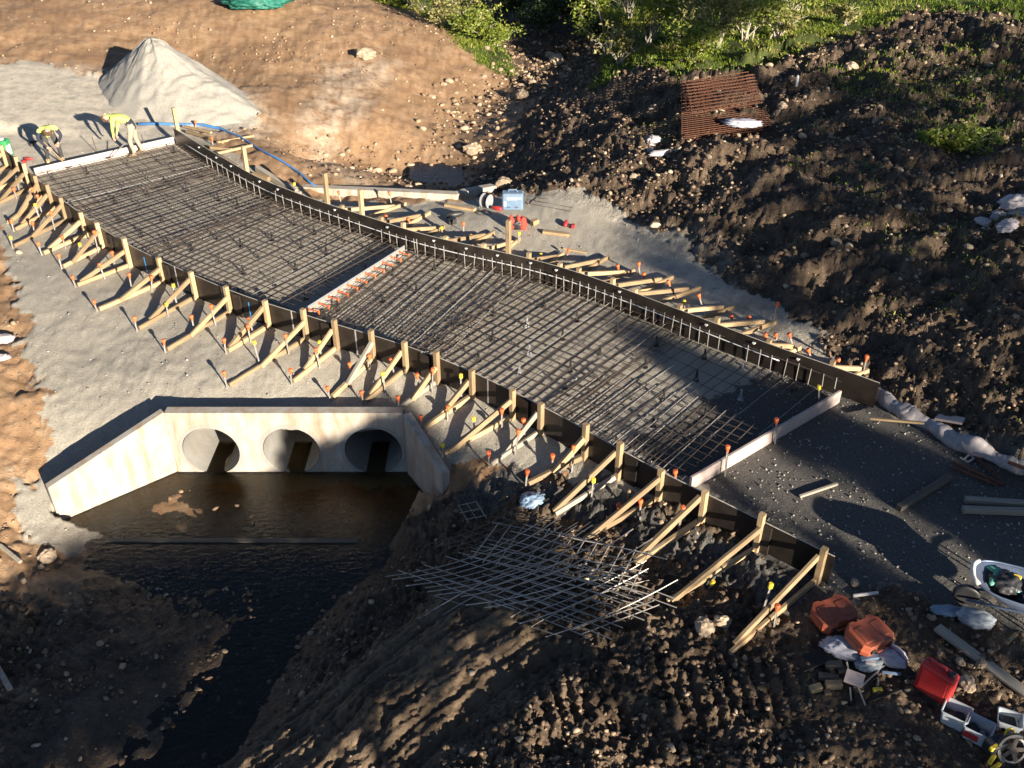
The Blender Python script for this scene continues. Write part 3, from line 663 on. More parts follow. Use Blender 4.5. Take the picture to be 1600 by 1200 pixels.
def shade_trees():
    clumps = []
    for px, cover, z0 in SHADE:
        poly = [tuple(G(a, b, z0).xy) for a, b in px]
        xs = [p[0] for p in poly]; ys = [p[1] for p in poly]
        sa, ca = -SX, -SY                                    # shadow direction on the ground
        k = 0; st_c, st_l = .34, .62
        # sample on a grid aligned with the sun
        cx, cy = np.mean(xs), np.mean(ys)
        L = max(max(xs)-min(xs), max(ys)-min(ys))*1.2
        uu, vv = np.meshgrid(np.arange(-L, L, st_l), np.arange(-L, L, st_c))
        x = cx+uu*sa-vv*ca; y = cy+uu*ca+vv*sa
        x = x.ravel()+rng.normal(0, .12, x.size); y = y.ravel()+rng.normal(0, .12, y.size)
        ok = poly_sd(x, y, poly) > .12
        x, y = x[ok], y[ok]
        if cover != 1.0 and cover != .95:
            nz = (fbm(x*1.0, y*1.0, 1.1, 3, 91)+.15*rng.normal(size=x.size))
            keep = nz > np.quantile(nz, max(0, 1-cover*.55)) if len(nz) else nz > 0
            x, y = x[keep], y[keep]
        for rep in range(3 if cover in (1.0, .95) else 1):
            clumps += [(a, b, z0) for a, b in zip(x, y)]
    # shade on the right part of the head wall face
    for _ in range(1500):
        x = rng.uniform(HW_L.x+1.9, HW_R.x); zz = rng.uniform(-1.7, -.14)
        if zz < -.18-1.30*(HW_R.x-x)/2.15: clumps.append((x, HW_L.y, zz))
    clumps = np.array(clumps)
    # carry each point up its own sun ray to the tree line
    Yt = -9+rng.normal(0, 1.6, len(clumps))
    h = (clumps[:, 1]-Yt)/(-SY)
    P = np.stack([clumps[:, 0]+SX*h, Yt, clumps[:, 2]+h*math.tan(SUN_EL)], -1)
    edges = np.arange(math.floor(P[:, 0].min()/6)*6, P[:, 0].max()+6, 6.0)
    for q, (a, b) in enumerate(zip(edges, edges[1:])):
        s = (P[:, 0] >= a) & (P[:, 0] < b)
        if s.sum() < 4: continue
        Q = P[s]; cx = float(np.median(Q[:, 0])); cy = -9.0; zg = gz(cx, cy)
        t = thing('shade_tree', '%s tree from the left in the row behind the viewpoint that shades the site' % ORD[q], 'tree', (cx, cy, zg), 'trees whose shade falls on the site')
        top = float(Q[:, 2].max()); low = float(np.percentile(Q[:, 2], 20))
        m = MB(); m.tube([(cx, cy, zg-.2), (cx+.1, cy+.1, zg+(low-zg)*.5), (cx, cy-.1, low), (cx+.1, cy, max(top-.6, low+.3))], [.17, .13, .10, .03], 8)
        for q in Q[rng.choice(len(Q), min(14, len(Q)), replace=False)]:
            zb = max(zg+1, min(q[2]-.4-.3*abs(q[0]-cx), top-.7)); m.tube([(cx, cy, zb), ((cx+q[0])/2, (cy+q[1])/2, (zb+q[2])/2-.1), tuple(q)], [.05, .03, .012], 5)
        link('trunk', m.mesh('trunk', M['bark']), t)
        n = 20; L = np.repeat(Q, n, 0)+rng.normal(0, 1, (len(Q)*n, 3))*np.array([.13, .2, .10])
        o = link('crown', leaf_mesh('crown', L-np.array(t['_loc']), .13, M['leaf_dark']), t); o.location = (0, 0, 0)
shade_trees()
# ------------------------------------------------------------------ edge forms of black film-faced ply
def along(pl):
    d = [0.0]
    for a, b in zip(pl, pl[1:]): d.append(d[-1]+(b.xy-a.xy).length)
    return d
def at(pl, d, s):
    s = min(max(s, 0), d[-1]); i = max(0, min(len(d)-2, int(np.searchsorted(d, s))-1)); t = (s-d[i])/(d[i+1]-d[i])
    p = pl[i].lerp(pl[i+1], t); k0, k1 = max(0, i-1), min(len(pl)-1, i+2)
    tg = (pl[k1]-pl[k0]).xy.normalized(); return p, Vector((tg.x, tg.y, 0))
def near_s(pl, d, p):
    best = min(range(len(pl)), key=lambda i: (pl[i].xy-p.xy).length); return d[best]
DL, DR = along(LEFT), along(RIGHT)
def form(pl, d, side, label, name='edge_form', outer=None, low=-.10):
    t = thing(name, label, 'formwork', (pl[0].x, pl[0].y, low))
    joints = [0.0]
    while joints[-1] < d[-1]-.9: joints.append(min(d[-1], joints[-1]+2.4))
    joints[-1] = d[-1]
    th = .019
    for a, b in zip(joints, joints[1:]):
        n = max(2, int((b-a)/.3)); m = MB(); rings = []; strip = MB(); srings = []
        for k in range(n+1):
            s = a+.004+(b-a-.008)*k/n; p, tg = at(pl, d, s); nr = Vector((-tg.y, tg.x, 0))
            w = .004*math.sin(s*2.1)
            q0, q1 = p+nr*(-th/2), p+nr*(th/2)
            rings.append([Vector((q0.x, q0.y, low)), Vector((q1.x, q1.y, low)), Vector((q1.x, q1.y, FORM_Z+w)), Vector((q0.x, q0.y, FORM_Z+w))])
            srings.append([Vector((q0.x, q0.y, FORM_Z+w+.001)), Vector((q1.x, q1.y, FORM_Z+w+.001)), Vector((q1.x, q1.y, FORM_Z+w+.005)), Vector((q0.x, q0.y, FORM_Z+w+.005))])
        m.loft(rings); f = link('ply_panel', m.mesh('ply_panel', M['form_ply']), t)
        strip.loft(srings); e = link('ply_edge', strip.mesh('ply_edge', M['ply_edge']), f); e.location = (0, 0, 0)
    # joint cover strips on the outer face
    for s in joints[1:-1]:
        p, tg = at(pl, d, s); nr = Vector((-tg.y, tg.x, 0))*side; q = p+nr*.030
        b = MB(); b.box((q.x, q.y, (low+FORM_Z)/2-.01), (.22, .036, FORM_Z-low-.03), rotz(math.atan2(tg.y, tg.x)).to_3x3())
        link('joint_cleat', b.mesh('joint_cleat', M['form_ply']), t)
    return t, joints
FL_T, JL = form(LEFT, DL, -1, 'long curved black plywood edge form on the near side, propped by timber braces')
FR_T, JR = form(RIGHT, DR, 1, 'long curved black plywood edge form on the far side behind the kerb bars')
# steel straps and blue chalk marks on the near form's outer face
for px, mat_, nm in (((264, 432), 'galv', 'steel_strap'), ((341, 470), 'galv', 'steel_strap'), ((442, 498), 'ply_edge', 'steel_strap'), ((556, 530), 'galv', 'steel_strap'), ((669, 562), 'galv', 'steel_strap'), ((773, 606), 'galv', 'steel_strap'),
                     ((222, 405), 'blue_tape', 'paint_mark'), ((275, 436), 'blue_tape', 'paint_mark'), ((330, 462), 'blue_tape', 'paint_mark'), ((386, 480), 'blue_tape', 'paint_mark'), ((172, 372), 'orange', 'paint_mark')):
    p = G(px[0], px[1], .4); s = near_s(LEFT, DL, p); q, tg = at(LEFT, DL, s); nr = Vector((tg.y, -tg.x, 0))
    q = q+nr*.0125; b = MB(); hi = FORM_Z-.02 if nm == 'steel_strap' else FORM_Z-.1
    b.box((q.x, q.y, .25), (.03, .004, hi+.1-(.0 if nm == 'steel_strap' else .2)), rotz(math.atan2(tg.y, tg.x)).to_3x3())
    link(nm, b.mesh(nm, M[mat_]), FL_T)

# ------------------------------------------------------------------ pegs: steel star pickets with plastic caps
def peg_meshes():
    b = MB(); sec = []
    for k in range(3):
        a = R(90+120*k); sec += [(.017*math.cos(a-.2), .017*math.sin(a-.2)), (.017*math.cos(a+.2), .017*math.sin(a+.2)), (.005*math.cos(a+R(60)), .005*math.sin(a+R(60)))]
    b.prism(sec, 0, 1); rod = b.mesh('rod', M['rebar_light'])
    caps = {}
    for nm in ('orange', 'yellow'):
        c = MB(); c.lathe([(.022, -.09), (.026, -.03), (.040, -.02), (.043, .02), (.036, .034), (.0, .036)] if nm == 'orange' else [(.030, -.055), (.036, -.05), (.036, .02), (.03, .028), (0, .028)], 10)
        caps[nm] = c.mesh('cap', M[nm])
    return rod, caps
ROD, CAPS = peg_meshes()
def peg(p, length, label, col='orange', lean=None, group='capped steel pegs', sink=.25):
    lean = lean or Vector((random.gauss(0, .06), random.gauss(0, .06), 1)); ax = lean.normalized()
    q = Matrix.Translation(p) @ Vector((0, 0, 1)).rotation_difference(ax).to_matrix().to_4x4()
    t = thing('steel_peg', label, 'peg', p, group)
    link('rod', ROD, t, q @ Matrix.Translation((0, 0, -sink)) @ Matrix.Scale(length+sink, 4, (0, 0, 1)))
    link('cap', CAPS[col], t, q @ Matrix.Translation((0, 0, length)))
    return t
def peg_px(cap, base, label, col='orange', dz=0.0):
    b = Gt(*base, dz); L = max(.18, (base[1]-cap[1])/(F_PX*(SP+(base[1]-600)/F_PX*CP)*(CP-(base[1]-600)/F_PX*SP)/CAM_H))
    # lean so that the cap comes out where it was seen
    tgt = b.copy(); tgt.z += L
    k = (cap[0]-800)/F_PX*((CAM_H-tgt.z)*SP+b.y*CP); lean = Vector((k-b.x, random.gauss(0, .03)*L, L))
    lean.x = max(-.5*L, min(.5*L, lean.x))
    return peg(b, L, label, col, lean)

# ------------------------------------------------------------------ timber braces, near side
BR = [((4, 227), (12, 262), (-45, 290), .3), ((21, 251), (30, 283), (-30, 310), .3), ((40, 265), (48, 296), (-12, 326), .3), ((68, 283), (74, 310), (14, 350), .3), ((86, 294), (93, 328), (25, 361), .25),
      ((110, 312), (117, 343), (23, 387), .35), ((132, 336), (139, 368), (69, 398), .2), ((160, 357), (165, 387), (100, 419), .25), ((195, 379), (203, 418), (122, 448), .12), ((241, 403), (251, 445), (156, 486), .35),
      ((300, 428), (307, 466), (218, 516), .25), ((353, 441), (362, 490), (262, 549), .38), ((414, 475), (420, 512), (357, 551), .12), ((468, 491), (475, 534), (359, 605), .42), ((522, 498), (528, 545), (459, 599), .35), ((583, 522), (587, 560), (520, 623), .38),
      ((639, 534), (641, 575), (572, 630), .2), ((690, 545), (695, 592), (628, 638), .35), ((744, 573), (747, 618), (664, 671), .45), ((797, 610), (801, 655), (696, 712), .1), ((845, 621), (849, 676), (768, 728), .4), ((908, 664), (911, 718), (826, 758), .5),
      ((970, 690), (970, 745), (868, 806), .03), ((1031, 723), (1030, 780), (912, 846), .03), ((1092, 757), (1091, 820), (992, 884), .05), ((1185, 807), (1178, 864), (1042, 944), .06), ((1280, 868), (1271, 915), (1140, 1024), .1)]
NB = len(BR)
def brace(top, base, foot, frac, label, k, group='timber braces propping the near edge form'):
    b = Gt(*base); s = near_s(LEFT, DL, G(base[0], base[1], 0)); 
    q, tg = at(LEFT, DL, s)
    # place the post just outside the form
    nr = Vector((tg.y, -tg.x, 0)); best = min(np.linspace(s-.6, s+.6, 41), key=lambda u: (at(LEFT, DL, u)[0].xy-b.xy).length)
    q, tg = at(LEFT, DL, best); nr = Vector((tg.y, -tg.x, 0)); pw, pd = .095, .048
    c = q+nr*(.010+.004+.0475); zg = min(gz(c.x, c.y), -.0)
    f = Gt(*foot); sd = (f.xy-c.xy); L = sd.length; dv = Vector((sd.x/L, sd.y/L, 0))
    t = thing('timber_brace', label, 'brace', (c.x, c.y, zg), group)
    ztop = FORM_Z+random.uniform(.06, .17)
    lean = Vector((random.gauss(0, .012), random.gauss(0, .012), 0))
    yaw = math.atan2(tg.y, tg.x)
    post = link('post', beam_mesh('post', .09, .095, ztop-zg+.12, M['timber']), t, Matrix.Translation(Vector((c.x, c.y, zg-.1))) @ rotz(yaw))
    w = .055+.02*(k % 3 == 0)
    zs = zg+.055; s0 = c+dv*.055; s0.z = zs; s1 = Vector((f.x, f.y, f.z+.05))
    side = Vector((-dv.y, dv.x, 0))*(.048 if k % 2 else -.048)
    beam('sole', s0+side*0, s1, w, .09, M['timber_grey'] if k in (17, 20, 22) else M['timber'], t)
    hz = FORM_Z*random.uniform(.66, .86)+(.06 if k > 21 else 0)
    a = c+dv*.06+side*1.0; a.z = zg+(hz-zg); e = s0.lerp(s1, 1-frac)+side*1.0; e.z = s0.lerp(s1, 1-frac).z+.03
    d = (e-a).normalized()
    beam('strut', a-d*.03, e+d*.05, w, .095, M['timber_grey'] if k in (15, 20) else M['timber'], t)
    return f, c, dv, side
for k, (a, b, c, fr) in enumerate(BR):
    o = ORD[NB-1-k]; nth = 'nearest' if k == NB-1 else 'farthest' if k == 0 else o
    f, c0, dv, side = brace(a, b, c, fr, '%s timber brace from the red fuel can end of the near edge form' % (nth if k < NB-1 else 'first'), k)
    base = '%s brace of the near edge form' % (o if k < NB-1 else 'first')
    if 4 <= k <= 21:
        p = f+dv*.05; peg(Vector((p.x, p.y, gz(p.x, p.y))), random.uniform(.26, .36), 'orange capped peg at the outer foot of the %s' % base, 'yellow' if k in (5, 19) else 'orange')
    if k not in (0, 3, 24, 25):
        p = c0.lerp(f, random.uniform(.42, .6))-side*2.2; col = 'yellow' if k % 3 == 1 else 'orange'
        peg(Vector((p.x, p.y, gz(p.x, p.y))), random.uniform(.28, .5), '%s capped peg beside the strut of the %s' % (col, base), col)
    if k not in (1, 6, 22, 25, 26):
        p = c0.lerp(f, random.uniform(.18, .3))+side*2.4; col = 'yellow' if k % 4 == 2 else 'orange'
        peg(Vector((p.x, p.y, gz(p.x, p.y))), random.uniform(.32, .55), '%s capped peg close to the post of the %s' % (col, base), col)
peg_px((1205, 915), (1193, 951), 'yellow capped peg standing alone by the last brace near the orange cases', 'yellow')
peg_px((1114, 914), (1106, 922), 'yellow capped peg low in the mud between the last two braces', 'yellow')
peg_px((1055, 738), (1057, 772), 'orange capped peg leaning over the end of the near form beside the slab corner')

# ------------------------------------------------------------------ braces behind the far form
BRR = [((541, 319), (634, 321)), ((593, 343), (672, 335)), ((631, 353), (694, 357)), ((703, 366), (772, 366)), ((758, 381), (812, 376)), ((838, 391), (880, 399)), ((880, 410), (951, 404)), ((926, 407), (992, 425)), ((968, 433), (1051, 436)), ((1008, 443), (1094, 453)), ((1068, 475), (1146, 482)), ((1132, 494), (1211, 506)), ((1205, 530), (1250, 546)), ((1300, 568), (1356, 582))]
for k, (st, ft) in enumerate(BRR):
    p = G(st[0], st[1], FORM_Z+.03); s = min(np.linspace(0, DR[-1], 500), key=lambda u: (at(RIGHT, DR, u)[0].xy-p.xy).length)
    q, tg = at(RIGHT, DR, s); nr = Vector((-tg.y, tg.x, 0)); c = q+nr*.065; zg = gz(c.x, c.y)
    f = Gt(*ft); sd = f.xy-c.xy; L = min(max(sd.length, .8), 2.2); dv = Vector((sd.x, sd.y, 0)).normalized(); f = c+dv*L; f.z = gz(f.x, f.y)
    t = thing('timber_brace', '%s timber brace behind the far edge form counting from the bare end post' % ORD[len(BRR)-1-k], 'brace', (c.x, c.y, zg), 'timber braces behind the far edge form')
    link('post', beam_mesh('post', .09, .095, FORM_Z+.05+.03*(k % 3)-zg+.1, M['timber']), t, Matrix.Translation(Vector((c.x, c.y, zg-.1))) @ rotz(math.atan2(tg.y, tg.x)))
    side = Vector((-dv.y, dv.x, 0))*.05
    s0 = c+dv*.055; s0.z = zg+.055; s1 = f+Vector((0, 0, .05))
    beam('sole', s0, s1, .06, .09, M['timber'], t)
    a = c+dv*.05+side; a.z = FORM_Z*.8; e = s0.lerp(s1, .82)+side; e.z = s1.z+.04
    beam('strut', a, e, .06, .09, M['timber'], t)
RP = [((998, 412), (1000, 428)), ((965, 415), (969, 432)), ((1006, 428), (1008, 440)), ((1043, 438), (1054, 463)), ((1091, 459), (1103, 495)), ((1142, 492), (1150, 512)), ((1175, 494), (1160, 510)), ((1215, 475), (1206, 503)), ((1196, 522), (1198, 534)), ((1212, 522), (1216, 538)), ((1232, 521), (1240, 540)), ((1260, 545), (1268, 560)), ((1310, 562), (1312, 576)), ((1354, 558), (1349, 584)), ((529, 300), (533, 316)), ((608, 301), (612, 318)), ((603, 338), (604, 352)), ((638, 342), (642, 354)), ((724, 349), (725, 363)), ((889, 391), (886, 402)), ((1051, 690), (1056, 724))]
for k, (c, b) in enumerate(RP[:-1]):
    peg_px(c, b, 'orange capped peg behind the far edge form, %s in view from the right' % ORD[sorted(range(len(RP)-1), key=lambda i: -RP[i][0][0]).index(k)])
YP = [((460, 288), (458, 296)), ((690, 356), (692, 366)), ((736, 368), (735, 380)), ((811, 364), (811, 380)), ((793, 372), (794, 384)), ((845, 398), (846, 408)), ((1069, 470), (1070, 484))]
for k, (c, b) in enumerate(YP):
    peg_px(c, b, 'yellow capped peg behind the far edge form, %s from the left end' % ORD[sorted(range(len(YP)), key=lambda i: YP[i][0][0]).index(k)], 'yellow')
for (tp, bs, lab) in (((515, 278), (520, 318), 'tall reddish post behind the far form beside the white headwall strip'), ((563, 305), (568, 338), 'thick yellowish post behind the far form right of the tall reddish one'), ((797, 355), (800, 396), 'tall pale post behind the far form beside the red tool bag'), ((388, 233), (392, 268), 'upright post behind the far form beside the grey plank'), ((271, 172), (275, 206), 'upright post at the far end of the far form by the gravel heap')):
    p = G(bs[0], bs[1], FORM_Z-.1); s = min(np.linspace(0, DR[-1], 500), key=lambda u: (at(RIGHT, DR, u)[0].xy-p.xy).length)
    q, tg = at(RIGHT, DR, s); c = q+Vector((-tg.y, tg.x, 0))*.075; zg = gz(c.x, c.y)
    h = (bs[1]-tp[1])/45.0+.42
    t = beam('timber_post', (c.x, c.y, zg-.1), (c.x+.01, c.y, zg+h), .10, .10, M['timber'], None, Vector((tg.x, tg.y, .001))); tag(t, lab, 'post')

# ------------------------------------------------------------------ end boards, joint, kerb bars
def board(name, a, b, zt, zb, th, mat, label, holes=()):
    a = Vector((a.x, a.y, 0)); b = Vector((b.x, b.y, 0)); h = zt-zb
    o = beam(name, Vector((a.x, a.y, (zt+zb)/2)), Vector((b.x, b.y, (zt+zb)/2)), th, h, M[mat]); return tag(o, label, 'board')
dl = (FAR_B-FAR_A).normalized()
board('stop_board', FAR_A+dl*.08, FAR_B-dl*.06, .22, -.02, .05, 'timber_pink', 'long pinkish timber stop board closing the far end of the slab beside the workers')
dl = (NEAR_B-NEAR_A).normalized()
board('stop_board', NEAR_A+dl*.03, NEAR_B-dl*.03, .26, -.02, .05, 'timber_pink', 'pale stop board closing the near end of the slab between the two edge forms')
peg_px((1213, 656), (1211, 694), 'orange capped peg against the middle of the near stop board')
peg_px((1137, 700), (1133, 744), 'orange capped peg against the near stop board close to the near form')
peg_px((1280, 605), (1279, 640), 'yellow capped peg against the near stop board close to the far form', 'yellow')
def joint():
    a, b = G(467, 488, .30), G(632, 384, .30); d = (b-a).normalized(); nr = Vector((d.y, -d.x, 0)); nr = nr if nr.x > 0 else -nr
    t = thing('joint_former', 'white steel joint former crossing the slab with a row of orange dowel sleeves', 'joint', (a.x, a.y, 0))
    L = (b-a).length
    link('edge_strip', beam_mesh('edge_strip', .024, .03, L, M['galv'], .004), t, frame_z(a, b))
    link('web_plate', beam_mesh('web_plate', .008, .25, L, M['rebar_light'], .002), t, frame_z(a-Vector((0, 0, .15)), b-Vector((0, 0, .15))))
    m = MB(); m.tube([(0, 0, 0), (0, 0, .27)], .014, 8); m.box((0, 0, .27), (.035, .055, .022)); m.box((0, 0, .02), (.045, .055, .015)); m.box((0, -.035, .27), (.018, .07, .018)); sl_ = m.mesh('dowel_sleeve', M['orange'])
    for k in range(11):
        p = a.lerp(b, (k+.9)/11.6); q = p+nr*.01; q.z = .235
        link('dowel_sleeve', sl_, t, frame_z(q, q+nr*.3+Vector((0, 0, random.uniform(-.02, .03)))))
joint()
def unit_bar(mat):
    b = MB(); b.tube([(0, 0, 0), (0, 0, 1)], 1.0, 6); return b.mesh('bar', mat)
BAR = unit_bar(M['rebar']); BAR_L = unit_bar(M['rebar_light']); BAR_R = unit_bar(M['rust'])
def bar(p0, p1, r, parent, me=BAR, name='bar'):
    p0, p1 = Vector(p0), Vector(p1); L = (p1-p0).length
    return link(name, me, parent, frame_z(p0, p1) @ Matrix.Diagonal((r, r, L, 1)))
def kerb():
    groups = [((334, 248), (420, 293), 10), ((440, 304), (551, 360), 10), ((583, 374), (632, 392), 5), ((640, 390), (680, 405), 4), ((720, 408), (822, 445), 9), ((860, 443), (968, 488), 10), ((1002, 492), (1110, 540), 9), ((1158, 558), (1296, 615), 8)]
    for g, (p0, p1, n) in enumerate(groups):
        s0, s1 = [min(np.linspace(0, DR[-1], 600), key=lambda u: (at(RIGHT, DR, u)[0].xy-G(p[0], p[1], .3).xy).length) for p in (p0, p1)]
        c, tg = at(RIGHT, DR, s0); t = thing('kerb_cage', '%s group of upright kerb bars along the far form, from the stop board end' % ORD[len(groups)-1-g], 'rebar', (c.x, c.y, .05), 'kerb bars along the far form')
        pts = []
        for i in range(n):
            c, tg = at(RIGHT, DR, s0+(s1-s0)*i/(n-1)); nr = Vector((tg.y, -tg.x, 0)); q = c+nr*.17+Vector((random.gauss(0, .01), random.gauss(0, .01), 0))
            bar((q.x, q.y, .05), (q.x+random.gauss(0, .012), q.y, .46+random.uniform(-.02, .02)), .010, t, BAR_L, 'upright_bar'); pts.append(Vector((q.x, q.y, .43)))
        for a, b in zip(pts, pts[1:]): pass
        m = MB(); m.tube([pts[0]-(pts[1]-pts[0])*.4]+pts+[pts[-1]+(pts[-1]-pts[-2])*.4], .006, 5); link('tie_bar', m.mesh('tie_bar', M['rebar']), t)
    m = MB(); pts = []
    for s in np.linspace(.9, DR[-1]-1.9, 70):
        c, tg = at(RIGHT, DR, s); nr = Vector((tg.y, -tg.x, 0)); q = c+nr*.05; pts.append((q.x, q.y, .30))
    m.tube(pts, .012, 6); tag(link('white_conduit', m.mesh('white_conduit', M['white'], True)), 'thin white batten line running along the inner face of the far form', 'batten')
    cb = MB(); cb.box((0, 0, 0), (.055, .04, .02)); cb.box((0, 0, -.02), (.02, .025, .02)); cm = cb.mesh('form_clip', M['white'])
    for k, px in enumerate([(309, 231), (334, 248), (356, 261), (400, 286), (428, 299), (512, 334), (594, 361), (671, 381), (724, 393), (772, 404), (822, 417), (865, 427), (965, 458), (1099, 512), (1168, 545), (1237, 570)]):
        p = G(px[0], px[1], .45); s = min(np.linspace(0, DR[-1], 600), key=lambda u: (at(RIGHT, DR, u)[0].xy-p.xy).length); c, tg = at(RIGHT, DR, s); nr = Vector((tg.y, -tg.x, 0)); q = c+nr*.036
        o = link('form_clip', cm, None, Matrix.Translation((q.x, q.y, .47)) @ rotz(math.atan2(tg.y, tg.x))); tag(o, '%s white clip from the far left end along the inside of the far form' % ORD[k], 'clip', 'white clips on the far form')
kerb()

# ------------------------------------------------------------------ reinforcement mats in the slab
def clip_line(p, d, poly, margin, ext=12):
    ts = np.arange(-ext, ext, .04); x = p.x+d.x*ts; y = p.y+d.y*ts
    ok = poly_sd(x, y, poly) > margin; out = []; st = None
    for i, o in enumerate(ok):
        if o and st is None: st = i
        if st is not None and (not o or i == len(ok)-1):
            if ts[i]-ts[st] > .35: out.append((ts[st], ts[i-1]))
            st = None
    return out
def mats():
    ctr = []
    n = 60
    for i in range(n+1):
        a = LEFT[_l0].lerp(LEFT[_l0], 0); s = DL[_l0]+(DL[_l1]-DL[_l0])*i/n; p, _ = at(LEFT, DL, s); q, _ = at(RIGHT, DR, DR[_r1]*i/n); ctr.append((p+q)/2)
    dc = along(ctr)
    jm = (G(467, 488, .1)+G(632, 384, .1))/2; sj = near_s(ctr, dc, jm)
    sheets = []
    for layer, z, shift in ((0, .07, 0.0), (1, .19, .06)):
        for a, b in ((-.8, sj*.30), (sj*.27, sj*.62), (sj*.58, sj-.05), (sj+.08, sj+(dc[-1]-sj)*.36), (sj+(dc[-1]-sj)*.32, sj+(dc[-1]-sj)*.70), (sj+(dc[-1]-sj)*.66, dc[-1]+.8)):
            sheets.append((layer, z, shift, a, b))
    names = ['at the workers end', 'second from the workers end', 'just beyond the joint former', 'just this side of the joint former', 'across the middle of the near bay', 'by the near stop board']
    hw = [jm]
    for i, (layer, z, shift, a, b) in enumerate(sheets):
        c, tg = at(ctr, dc, (a+b)/2)
        ang = math.atan2(tg.y, tg.x)+random.gauss(0, .02)+(.03 if layer else 0)
        u = Vector((math.cos(ang), math.sin(ang), 0)); v = Vector((-u.y, u.x, 0)); H = (b-a)/2
        t = thing('reinforcing_mesh', '%s steel reinforcing mesh sheet %s' % ('upper' if layer else 'lower', names[i % 6]), 'rebar mesh', (c.x, c.y, z), 'reinforcing mesh laid in the slab')
        zz = z+.004*(i % 3)
        rect = [(c+u*sx*H+v*sy*4).xy[:] for sx, sy in ((-1, -1), (1, -1), (1, 1), (-1, 1))]
        sgn = lambda p: True
        half = (i == 11)                       # the last upper sheet covers only the half next to the near form
        lim = .25 if half else 9
        jsd = (G(632, 384, .1)-G(467, 488, .1)); jn = Vector((jsd.y, -jsd.x, 0)).normalized(); jn = jn if jn.x > 0 else -jn
        near = (i % 6) >= 3
        def good(p):
            sd = (p-jm).xy.dot(jn.xy); return sd > .06 if near else sd < -.06
        sp = .20
        k = -H+shift
        while k <= H:                           # cross bars
            p = c+u*k
            for t0, t1 in clip_line(p, v, SLAB, .07+random.uniform(0, .05)):
                if half and i == 11: t0, t1 = max(t0, -9), min(t1, random.uniform(.1, .45)) if v.y > 0 else t1
                if t1-t0 < .3: continue
                q0, q1 = p+v*t0, p+v*t1
                if not (good(q0) and good(q1)): continue
                bar((q0.x, q0.y, zz), (q1.x, q1.y, zz+random.uniform(-.01, .015)), .0075, t, BAR if random.random() < (.8 if near else .98) else BAR_L, 'cross_bar')
            k += sp if layer or near else .4
        k = -3.2+shift
        while k <= 3.2:                         # long bars
            if half and k > .2: break
            p = c+v*k
            for t0, t1 in clip_line(p, u, SLAB, .06, 8):
                t0, t1 = max(t0, -H-random.uniform(.02, .2)), min(t1, H+random.uniform(.02, .2))
                if t1-t0 < .4: continue
                q0, q1 = p+u*t0, p+u*t1
                if not good(q0): 
                    for f in np.linspace(0, 1, 40):
                        qq = q0.lerp(q1, f)
                        if good(qq): q0 = qq; break
                    else: continue
                if not good(q1):
                    for f in np.linspace(1, 0, 40):
                        qq = q0.lerp(q1, f)
                        if good(qq): q1 = qq; break
                    else: continue
                if (q1-q0).length < .3: continue
                bar((q0.x, q0.y, zz+.017), (q1.x, q1.y, zz+.017+random.uniform(-.01, .01)), .0065, t, BAR, 'long_bar')
            k += .2 if layer else .4
    # bar chairs
    m = MB()
    for k in range(4):
        a = k*math.pi/2; m.tube([(.055*math.cos(a), .055*math.sin(a), 0), (.02*math.cos(a), .02*math.sin(a), .1), (.012*math.cos(a), .012*math.sin(a), .215)], .008, 4)
    m.lathe([(.02, .20), (.022, .23), (0, .23)], 8); m.lathe([(.06, 0), (.06, .008), (0, .008)], 10)
    cm = [m.mesh('bar_chair', M['black']), m.mesh('bar_chair', M['galv'])]
    x0, x1 = min(p[0] for p in SLAB), max(p[0] for p in SLAB); y0, y1 = min(p[1] for p in SLAB), max(p[1] for p in SLAB)
    c, tg = at(ctr, dc, dc[-1]*.5); u = tg; v = Vector((-u.y, u.x, 0))
    for i in range(-24, 25):
        for j in range(-5, 6):
            p = c+u*(i*.95+.3*(j % 2))+v*(j*.85)+Vector((random.gauss(0, .08), random.gauss(0, .08), 0))
            if poly_sd(np.array([p.x]), np.array([p.y]), SLAB)[0] > .25:
                near = (p-jm).xy.dot(Vector((.6, -.5))) > 3
                o = link('bar_chair', cm[1 if near and random.random() < .15 else 0], None, Matrix.Translation((p.x, p.y, 0)) @ rotz(random.random()*3)); tag(o, 'small plastic bar chair holding the mesh up off the gravel', 'bar chair', 'bar chairs under the mesh')
mats()
